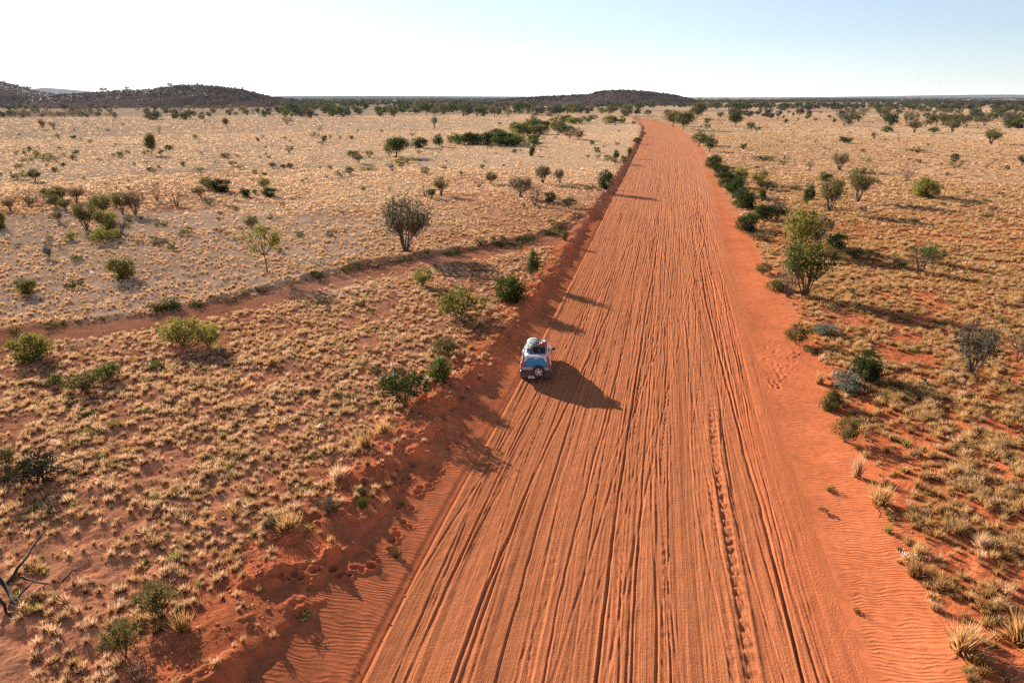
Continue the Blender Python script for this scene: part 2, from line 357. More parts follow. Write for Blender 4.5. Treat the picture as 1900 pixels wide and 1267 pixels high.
# ---------------------------------------------------------------- the graded red sand road with its tyre ruts
def build_road():
    ys = [9.0]
    while ys[-1] < 556:
        y = ys[-1]; ys.append(y + max(.034, y * y / 12500))
    ys = np.array(ys); nc = 530
    t = np.linspace(-.03, 1.03, nc)
    L = xl(ys)[:, None]; W = (xr(ys) - xl(ys))[:, None]
    Wn = np.clip(W, 1, 40)
    X = L + t[None, :] * W; Y = np.repeat(ys[:, None], nc, 1)
    tm = t[None, :] * Wn + 0 * Y      # metres across
    z = height(X.ravel(), Y.ravel(), False).reshape(X.shape)
    g = np.random.default_rng(21)
    s = ys
    rut = np.zeros_like(X)
    def groove(path, w, dep, on, berm=.55):
        p = path[:, None]; d = (tm - p) / w
        f = -np.exp(-d ** 2) + berm * np.exp(-((np.abs(d) - 1.9) / .8) ** 2)
        return f * (dep * on)[:, None]
    for k in range(230):
        t0 = g.uniform(.03, .97); amp = g.uniform(.05, .5); lam = g.uniform(25, 140); ph = g.uniform(0, 6.3)
        drift = g.normal(0, .012) if k % 3 else g.normal(0, .10)
        base = t0 * W[:, 0] + amp * np.sin(s / lam * 6.28 + ph) + drift * (s - 30) * np.exp(-s / 220)
        base = base + .03 * vn(s / 2.3, s * 0, k + 90) + .018 * vn(s / .7, s * 0, k + 190)
        a = g.uniform(-20, 160); b = a + g.uniform(40, 420)
        on = sstep(a - 4, a, s) * (1 - sstep(b, b + 8, s)) * (.65 + 1.0 * (vn(s / 5.0, s * 0, 200 + k) + .5) * .7)
        w = g.uniform(.024, .045); dep = g.uniform(.006, .021) * (1.5 if k % 7 == 0 else 1)
        w_eff = w * (1 + np.clip(s / 160, 0, 3.0))[:, None]
        for off in ((0, 1.52) if k % 2 else (0,)):
            p = base + off * (1 if t0 < .6 else -1)
            d = (tm - p[:, None]) / w_eff
            rut += (-np.exp(-d ** 2) + .5 * np.exp(-((np.abs(d) - 1.9) / .8) ** 2)) * (dep * on)[:, None]
    # named heavy ruts: (t near, t far, width, depth)
    for (t1, t2, w, dep, a, b) in [(.19, .33, .07, .08, 9, 60), (.475, .50, .07, .085, 9, 90), (.545, .54, .05, .06, 9, 200), (.885, .80, .08, .11, 9, 75), (.62, .62, .05, .05, 9, 300), (.37, .44, .06, .07, 9, 45), (.28, .25, .06, .06, 12, 80), (.90, .92, .05, .05, 20, 300), (.10, .16, .05, .05, 9, 120)]:
        tt = t1 + (t2 - t1) * sstep(9, 70, s); p = tt * W[:, 0] + .06 * vn(s / 3.1, s * 0, int(t1 * 999)) + .03 * vn(s / .8, s * 0, int(t1 * 777)) + .3 * vn(s / 17, s * 0, 9)
        on = sstep(a - 2, a + 1, s) * (1 - sstep(b * .8, b, s))
        w *= .62; dep *= .62; d = (tm - p[:, None]) / (w * (1 + s / 150))[:, None]
        rut += (-np.exp(-d ** 2) + .6 * np.exp(-((d + 1.9) / .9) ** 2) + .35 * np.exp(-((d - 1.9) / .9) ** 2)) * (dep * on)[:, None]
    # lumpy churned wheel tracks: strings of pits
    for (tc, wdt, per, dep, a, b) in [(.775, .16, .62, .085, 9, 95), (.735, .10, .5, .04, 9, 80), (.60, .10, .55, .05, 14, 60), (.49, .09, .7, .05, 12, 50), (.17, .14, .55, .045, 25, 60), (.33, .10, .6, .03, 10, 60), (.70, .12, .45, .03, 30, 120)]:
        p = tc * W[:, 0] + .25 * vn(s / 9, s * 0, int(tc * 100)); d = (tm - p[:, None]) / wdt
        phs = s * 6.28 / per + 5 * vn(s / 1.7, s * 0, 3)
        on = sstep(a - 2, a + 2, s) * (1 - sstep(b * .7, b, s)) * np.clip(.3 + 1.6 * (vn(s / 4.0, s * 0, int(tc * 300)) + .35), 0, 1.3)
        phs = phs[:, None] + 1.4 * d + 3 * vn(tm / .12, Y / .3, 66); rut += np.exp(-d ** 2) * (np.sin(phs) * .6 - .3) * (.75 * dep * on)[:, None] + .3 * dep * np.exp(-((np.abs(d) - 1.7) / .6) ** 2) * on[:, None]
    # soft lumps and cross ripples
    rut += .026 * fbm(tm, Y * .5, .4, 4, 77) + .012 * fbm(tm, Y, .45, 2, 78) * (vn(tm / 1.5, Y / 9, 79) > -.05)
    rut *= .72 * (.80 + .70 * np.clip(.5 + 1.3 * fbm(tm, Y * .12, 1.6, 2, 84), 0, 1)); rut += .030 * fbm(tm + .3 * vn(Y / 14, Y * 0, 86), Y * .012, .22, 2, 85) + .03 * fbm(tm, Y * .1, 1.4, 2, 80)
    rut *= 1.0 - .35 * sstep(150, 400, s)[:, None]
    edge = np.minimum(tm, Wn - tm)
    win = sstep(-.02, .35, tm) * sstep(-.05, 1.5 , Wn - tm + .8 * fbm(tm * .3, Y, 1.1, 3, 12))
    # grader cut along the left edge
    cut = -.06 * np.exp(-((tm - .10) / .10) ** 2) + .018 * np.exp(-((tm - .32) / .10) ** 2)
    z = z + .010 * sstep(-.05, .4, edge) + rut * win + cut * sstep(-.3, 0, tm)
    z = z - .10 * (1 - sstep(-.45, -.05, edge))
    red = np.array([.52, .178, .076]); c2 = np.array([.555, .165, .068])
    f = sstep(.70, .97, t[None, :] + .14 * fbm(tm, Y * .15, 1.2, 3, 5))
    C = red + (c2 - red) * f[..., None]
    C = C * (1 + .10 * fbm(tm, Y * .06, .8, 3, 6)[..., None] - .25 * np.clip(-rut / .05, 0, 1)[..., None] * 0.15)
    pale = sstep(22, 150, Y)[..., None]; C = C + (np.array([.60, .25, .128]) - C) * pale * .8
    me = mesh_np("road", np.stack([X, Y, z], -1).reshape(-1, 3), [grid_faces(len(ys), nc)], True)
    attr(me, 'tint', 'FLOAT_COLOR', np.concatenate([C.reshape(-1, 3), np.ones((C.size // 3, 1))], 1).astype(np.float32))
    attr(me, 'ts', 'FLOAT_VECTOR', np.stack([tm, Y, 0 * Y], -1).reshape(-1, 3).astype(np.float32))
    attr(me, 'graded', 'FLOAT', (win * (1 - .75 * f)).ravel().astype(np.float32))
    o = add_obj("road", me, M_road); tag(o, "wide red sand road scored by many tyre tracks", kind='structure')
build_road()

# ---------------------------------------------------------------- hills
hillpts = []; rockpts = []
M_hill = None
def hill_material():
    m, nt, out = new_mat("hill_scrub_ground"); pos = N(nt, 'ShaderNodeNewGeometry').outputs['Position']
    n = noise(nt, pos, .05, 5, .7); n2 = noise(nt, pos, .35, 5, .75)
    c = ramp(nt, n2, [(.35, (.035, .024, .024)), (.52, (.075, .046, .042)), (.62, (.12, .08, .07)), (.72, (.32, .24, .2))])
    c = mixc(nt, ramp(nt, n, [(.45, 0.0), (.6, .7)]), c, (.055, .045, .035))
    b = bump(nt, n2, 3.0)
    d = N(nt, 'ShaderNodeBsdfDiffuse'); nt.links.new(c, d.inputs[0]); nt.links.new(b, d.inputs['Normal']); nt.links.new(d.outputs[0], out.inputs[0]); return m
M_hill = hill_material()
def ridge_material():
    m, nt, out = new_mat("far_wooded_ridge"); pos = N(nt, 'ShaderNodeNewGeometry').outputs['Position']
    c = ramp(nt, noise(nt, pos, .012, 4, .6), [(.35, (.045, .05, .045)), (.7, (.09, .085, .075))])
    d = N(nt, 'ShaderNodeBsdfDiffuse'); nt.links.new(c, d.inputs[0]); nt.links.new(d.outputs[0], out.inputs[0]); return m
M_ridge = ridge_material()
def hill(name, label, tops, D, dfront, dback, rough_, mat, seed, shrubs=0, rocks=0, nu=260, nd=60):
    tu = np.array([p[0] for p in tops], float); tv = np.array([p[1] for p in tops], float)
    us = np.linspace(tu[0], tu[-1], nu)
    top = H_CAM + (180 - np.interp(us, tu, tv)) / FPX * D
    k = np.ones(7) / 7; top = np.convolve(np.pad(top, 3, mode='edge'), k, 'valid')
    w = np.linspace(-1, 1, nd)
    Dd = np.where(w < 0, D + w * dfront, D + w * dback)
    sh = np.cos(w * math.pi / 2) ** 1.25
    U, WW = np.meshgrid(us, w); DD = np.repeat(Dd[:, None], nu, 1); SH = np.repeat(sh[:, None], nu, 1)
    X = (U - 950) / FPX * DD; Y = DD.copy()
    def zf(Xa, Ya, T, S): return T * S + rough_ * S ** .5 * (1 - S * .6) * 2 * fbm(Xa, Ya, 90, 4, seed) - 1.5
    T = np.repeat(top[None, :], nd, 0); Z = zf(X, Y, T - 2.2 * (D < 3000), SH)
    Z[SH < 1e-3] = -4
    me = mesh_np(name, np.stack([X, Y, Z], -1).reshape(-1, 3), [grid_faces(nd, nu)], True)
    o = add_obj(name, me, mat); tag(o, label, kind='structure')
    g = np.random.default_rng(seed)
    def sample(n, wmin, wmax, umin=None, umax=None):
        a = g.uniform(umin or us[0], umax or us[-1], n); ww = g.uniform(wmin, wmax, n)
        ds = np.where(ww < 0, D + ww * dfront, D + ww * dback); s_ = np.cos(ww * math.pi / 2) ** 1.25; tt = np.interp(a, us, top)
        xs, ys_ = (a - 950) / FPX * ds, ds; zs = zf(xs, ys_, tt, s_)
        return np.stack([xs, ys_, zs], 1)
    if shrubs: hillpts.append(sample(shrubs, -.95, .25))
    return sample
sA = hill("rocky_hill", "long rocky hill on the left skyline", [(-420, 176), (-250, 156), (-120, 143), (-40, 138), (0, 138), (30, 141), (60, 150), (100, 161), (140, 169), (190, 179), (240, 192)], 1400, 260, 500, 9, M_hill, 301, 1300)
sB = hill("scrubby_hill", "dark scrub-covered hill with a rounded top left of centre", [(60, 192), (130, 178), (170, 171), (230, 169), (300, 166), (340, 163), (385, 160), (440, 160), (470, 165), (500, 172), (530, 179), (570, 184), (640, 191)], 1230, 230, 400, 9, M_hill, 302, 2300)
sC = hill("wooded_hill", "dark wooded hill behind the bend of the road", [(900, 190), (930, 184), (960, 180), (1000, 177), (1040, 175), (1068, 174), (1080, 175), (1100, 170), (1130, 167), (1165, 167), (1200, 170), (1230, 175), (1255, 180), (1280, 188)], 1420, 230, 400, 7, M_hill, 303, 2300)
hill("distant_ridge", "pale blue ridge far off on the left skyline", [(60, 182), (115, 167), (135, 165), (170, 167), (215, 171), (300, 178), (420, 182)], 9000, 900, 1500, 0, M_ridge, 304)
hill("distant_ridge", "long low blue ridge along the right-hand horizon", [(1280, 182), (1400, 180.6), (1500, 180), (1600, 178.6), (1700, 177), (1800, 176), (1900, 176.5), (2100, 175.5), (2500, 182)], 9000, 900, 1500, 0, M_ridge, 305)
hill("distant_ridge", "low dark ridge on the horizon between the hills", [(430, 181), (560, 178.5), (700, 178), (900, 179), (1000, 179.5), (1100, 182)], 6500, 700, 1500, 0, M_ridge, 306)

# ---------------------------------------------------------------- plant meshes
def tube(pts, rad, sides=5):
    """tapered tube along points; returns verts, quads"""
    pts = np.asarray(pts, float); n = len(pts); rad = np.asarray(rad, float)
    d = np.gradient(pts, axis=0); d /= np.linalg.norm(d, axis=1)[:, None] + 1e-9
    ref = np.array([.31, .17, .93]) if abs(d[0][2]) < .8 else np.array([.93, .2, .1])
    a = np.cross(d, ref); a /= np.linalg.norm(a, axis=1)[:, None] + 1e-9; b = np.cross(d, a)
    an = np.arange(sides) / sides * 2 * math.pi
    v = pts[:, None, :] + rad[:, None, None] * (a[:, None, :] * np.cos(an)[None, :, None] + b[:, None, :] * np.sin(an)[None, :, None])
    return v.reshape(-1, 3), grid_faces(n, sides, True)
class Geo:
    def __init__(s): s.v = []; s.f = []; s.n = 0
    def add(s, v, f):
        s.v.append(np.asarray(v, float)); s.f.append(np.asarray(f) + s.n); s.n += len(v)
    def mesh(s, name, smooth=False):
        if not s.v: return None
        by = {}
        for f in s.f: by.setdefault(f.shape[1], []).append(f)
        return mesh_np(name, np.concatenate(s.v), [np.concatenate(q) for q in by.values()], smooth)
def leaf_quads(c, size, g, flat=0.0, elong=1.8):
    n = len(c)
    a = g.normal(size=(n, 3)); a[:, 2] += flat; a /= np.linalg.norm(a, axis=1)[:, None]
    r = g.normal(size=(n, 3)); b = np.cross(a, r); b /= np.linalg.norm(b, axis=1)[:, None]
    s = size * g.uniform(.6, 1.4, n)[:, None]
    p = np.stack([c - b * s * .5 / elong, c + a * s * .5 - b * 0, c + b * s * .5 / elong, c - a * s * .5], 1)
    return p.reshape(-1, 3), np.arange(n * 4).reshape(-1, 4)
FORMS = {  # clumps, leaves per clump, leaf size, clump radius, shell bias
    'round': (70, 52, .07, .09), 'vase': (68, 40, .052, .075), 'open': (42, 42, .068, .09), 'upright': (46, 46, .068, .085),
    'tree': (52, 54, .068, .095), 'sapling': (18, 40, .06, .09), 'twig': (26, 14, .05, .085), 'low': (40, 34, .09, .10), 'dead': (20, 0, .04, .05)}
def crown_points(form, n, g):
    out = []
    while len(out) < n:
        p = g.uniform(-1, 1, 3); r = np.linalg.norm(p)
        if r > 1: continue
        if r < .45 and g.random() < .7: continue
        x, y, q = p
        if form == 'round': z = .47 + .47 * q; k = .5 * (1.0 if z > .2 else .85)
        elif form == 'low': z = .5 + .45 * q; k = .5
        elif form == 'vase':
            z = .66 + .30 * q; k = .54 * (0.6 + .4 * sstep(.3, .7, z))
            if z < .5 and g.random() < .5: continue
        elif form in ('open', 'twig', 'dead'): z = .60 + .38 * q; k = .5
        elif form == 'upright': z = .55 + .43 * q; k = .45
        elif form == 'tree': z = .66 + .32 * q; k = .5
        elif form == 'sapling': z = .78 + .2 * q; k = .5
        out.append((x * k, y * k, float(z)))
    return np.array(out)
def plant(form, seed, lod=1.0):
    g = np.random.default_rng(seed)
    nc, nl, ls, cr = FORMS[form]
    nc = max(5, int(nc * (lod ** .5))); nl = int(nl * (lod ** .5)); ls = ls / lod ** .33
    pts = crown_points(form, nc, g)
    lean = g.normal(0, .05, 2)
    pts[:, :2] += lean * pts[:, 2:3]
    # asymmetry: push some lobes out, cut some sectors
    ang = np.arctan2(pts[:, 1], pts[:, 0]); ph = g.uniform(0, 6.3, 2)
    lob = 1 + .20 * np.sin(2 * ang + ph[0]) + .13 * np.sin(3 * ang + ph[1])
    pts[:, :2] *= lob[:, None]; pts[:, 2] *= 1 + .07 * np.sin(ang * 2 + ph[1])
    st = Geo(); lf = Geo()
    trunk_h = {'tree': .34, 'sapling': .42, 'upright': .12, 'round': .04, 'low': .03}.get(form, .05)
    tr = {'tree': .035, 'sapling': .020, 'vase': .018, 'dead': .018, 'twig': .016}.get(form, .014)
    nst = {'tree': 1, 'sapling': 1, 'upright': 2, 'vase': 9, 'open': 5, 'round': 5, 'twig': 7, 'dead': 6, 'low': 4}[form]
    sides = 5 if lod > .6 else 3
    # main stems
    hubs = []
    for k in range(nst):
        a = 6.283 * (k + g.uniform(-.3, .3)) / nst; sp = 0 if nst == 1 else (.16 if form != 'upright' else .05)
        b0 = np.array([.02 * math.cos(a), .02 * math.sin(a), -.02]) if nst > 1 else np.array([0, 0, -.02])
        hz = trunk_h if nst == 1 else g.uniform(.28, .45)
        h = np.array([sp * math.cos(a) * g.uniform(.5, 1.3), sp * math.sin(a) * g.uniform(.5, 1.3), hz]); h[:2] += lean * hz
        mid = (b0 + h) / 2 + g.normal(0, .012, 3)
        st.add(*tube([b0, mid, h], [tr * 1.25, tr, tr * .75], sides)); hubs.append(h)
    hubs = np.array(hubs)
    for p in pts:
        d = np.linalg.norm(hubs[:, :2] - p[None, :2], axis=1) + g.uniform(0, .12, len(hubs)); h = hubs[np.argmin(d)]
        if p[2] < h[2] + .05: h = np.array([h[0] * .5, h[1] * .5, max(.03, min(h[2], p[2]) * .6)])
        mid = h * .5 + p * .5 + np.array([(p[0] - h[0]) * .12, (p[1] - h[1]) * .12, -.03]) + g.normal(0, .012, 3)
        if lod > .5 or form in ('vase', 'twig', 'dead', 'sapling', 'tree') and g.random() < .6:
            st.add(*tube([h, mid, p], [tr * .55, tr * .36, tr * .12], 3))
        if form in ('dead', 'twig', 'vase', 'sapling') and lod > .5:
            for q in range(4 if form != 'vase' else 2):
                e = p + g.normal(0, .07, 3) + np.array([0, 0, .04]); s0 = mid + (p - mid) * g.uniform(0, .9)
                st.add(*tube([s0, (s0 + e) / 2 + g.normal(0, .01, 3), e], [tr * .25, tr * .16, tr * .07], 3))
        if nl:
            m = int(nl * g.uniform(.5, 1.5)) + 1
            c = p + g.normal(0, 1, (m, 3)) * np.array([cr, cr, cr * .8])
            c[:, 2] = np.maximum(c[:, 2], .02)
            lf.add(*leaf_quads(c, ls, g))
    return st.mesh(form + "_stems"), lf.mesh(form + "_leaves")
print("plants")
NEARV = {f: [plant(f, 100 + 13 * k + i * 7) for k in range(3)] for i, f in enumerate(FORMS)}
FARV = {f: [plant(f, 500 + 13 * k + i * 7, .22) for k in range(3)] for i, f in enumerate(FORMS)}
def joined(pair, c):
    """stems and leaves in one mesh with two material slots (for plants too small to show parts)"""
    s, l = pair; vs_ = []; n = 0; me = bpy.data.meshes.new("plant"); vv = []; loops = []; ls = []; mi = []
    for k, m in enumerate((s, l)):
        if m is None: continue
        co = np.zeros(len(m.vertices) * 3, np.float32); m.vertices.foreach_get('co', co); vv.append(co.reshape(-1, 3))
        li = np.zeros(len(m.loops), np.int32); m.loops.foreach_get('vertex_index', li); loops.append(li + n); n += len(m.vertices)
        lt = np.zeros(len(m.polygons), np.int32); m.polygons.foreach_get('loop_total', lt); ls.append(lt); mi.append(np.full(len(lt), k))
    vv = np.concatenate(vv); loops = np.concatenate(loops); ls = np.concatenate(ls); mi = np.concatenate(mi)
    me.vertices.add(len(vv)); me.vertices.foreach_set('co', vv.ravel()); me.loops.add(len(loops)); me.loops.foreach_set('vertex_index', loops.astype(np.int32))
    me.polygons.add(len(ls)); me.polygons.foreach_set('loop_start', np.concatenate([[0], np.cumsum(ls)[:-1]]).astype(np.int32))
    me.polygons.foreach_set('material_index', mi.astype(np.int32)); me.update(calc_edges=True)
    me.materials.append(M_bark); me.materials.append(LEAF[c]); return me
_jc = {}
def far_mesh(form, c, k):
    key = (form, c, k % 3)
    if key not in _jc: _jc[key] = joined(FARV[form][k % 3], c)
    return _jc[key]
_mc = {}
def with_mat(me, m):
    key = (me.name, m.name)
    if key not in _mc:
        c = me.copy(); c.materials.append(m); _mc[key] = c
    return _mc[key]

def place_plant(u, v, hpx, wpx, form, colr, name, label, cat, group=None, k=None, seen_parts=True):
    x, y, z, t = at(u, v)
    h = px_h(u, v, hpx, t); w = wpx / FPX * t
    k = random.randrange(3) if k is None else k
    rz = random.uniform(0, 6.28)
    big = hpx > 16 and seen_parts
    if big:
        s, l = NEARV[form][k]
        e = empty(name, (x, y, z - .02), rz); e.scale = (w, w, h)
        tag(e, label, cat, group)
        if s: o = bpy.data.objects.new('trunk' if form in ('tree', 'sapling') else 'stems', with_mat(s, M_dead if form == 'dead' else M_bark)); COL.objects.link(o); o.parent = e
        if l: o = bpy.data.objects.new('crown', with_mat(l, LEAF[colr])); COL.objects.link(o); o.parent = e
        return e
    o = bpy.data.objects.new(name, far_mesh(form, colr, k)); COL.objects.link(o)
    o.location = (x, y, z - .02); o.rotation_euler = (0, 0, rz); o.scale = (w, w, h)
    return tag(o, label, cat, group)

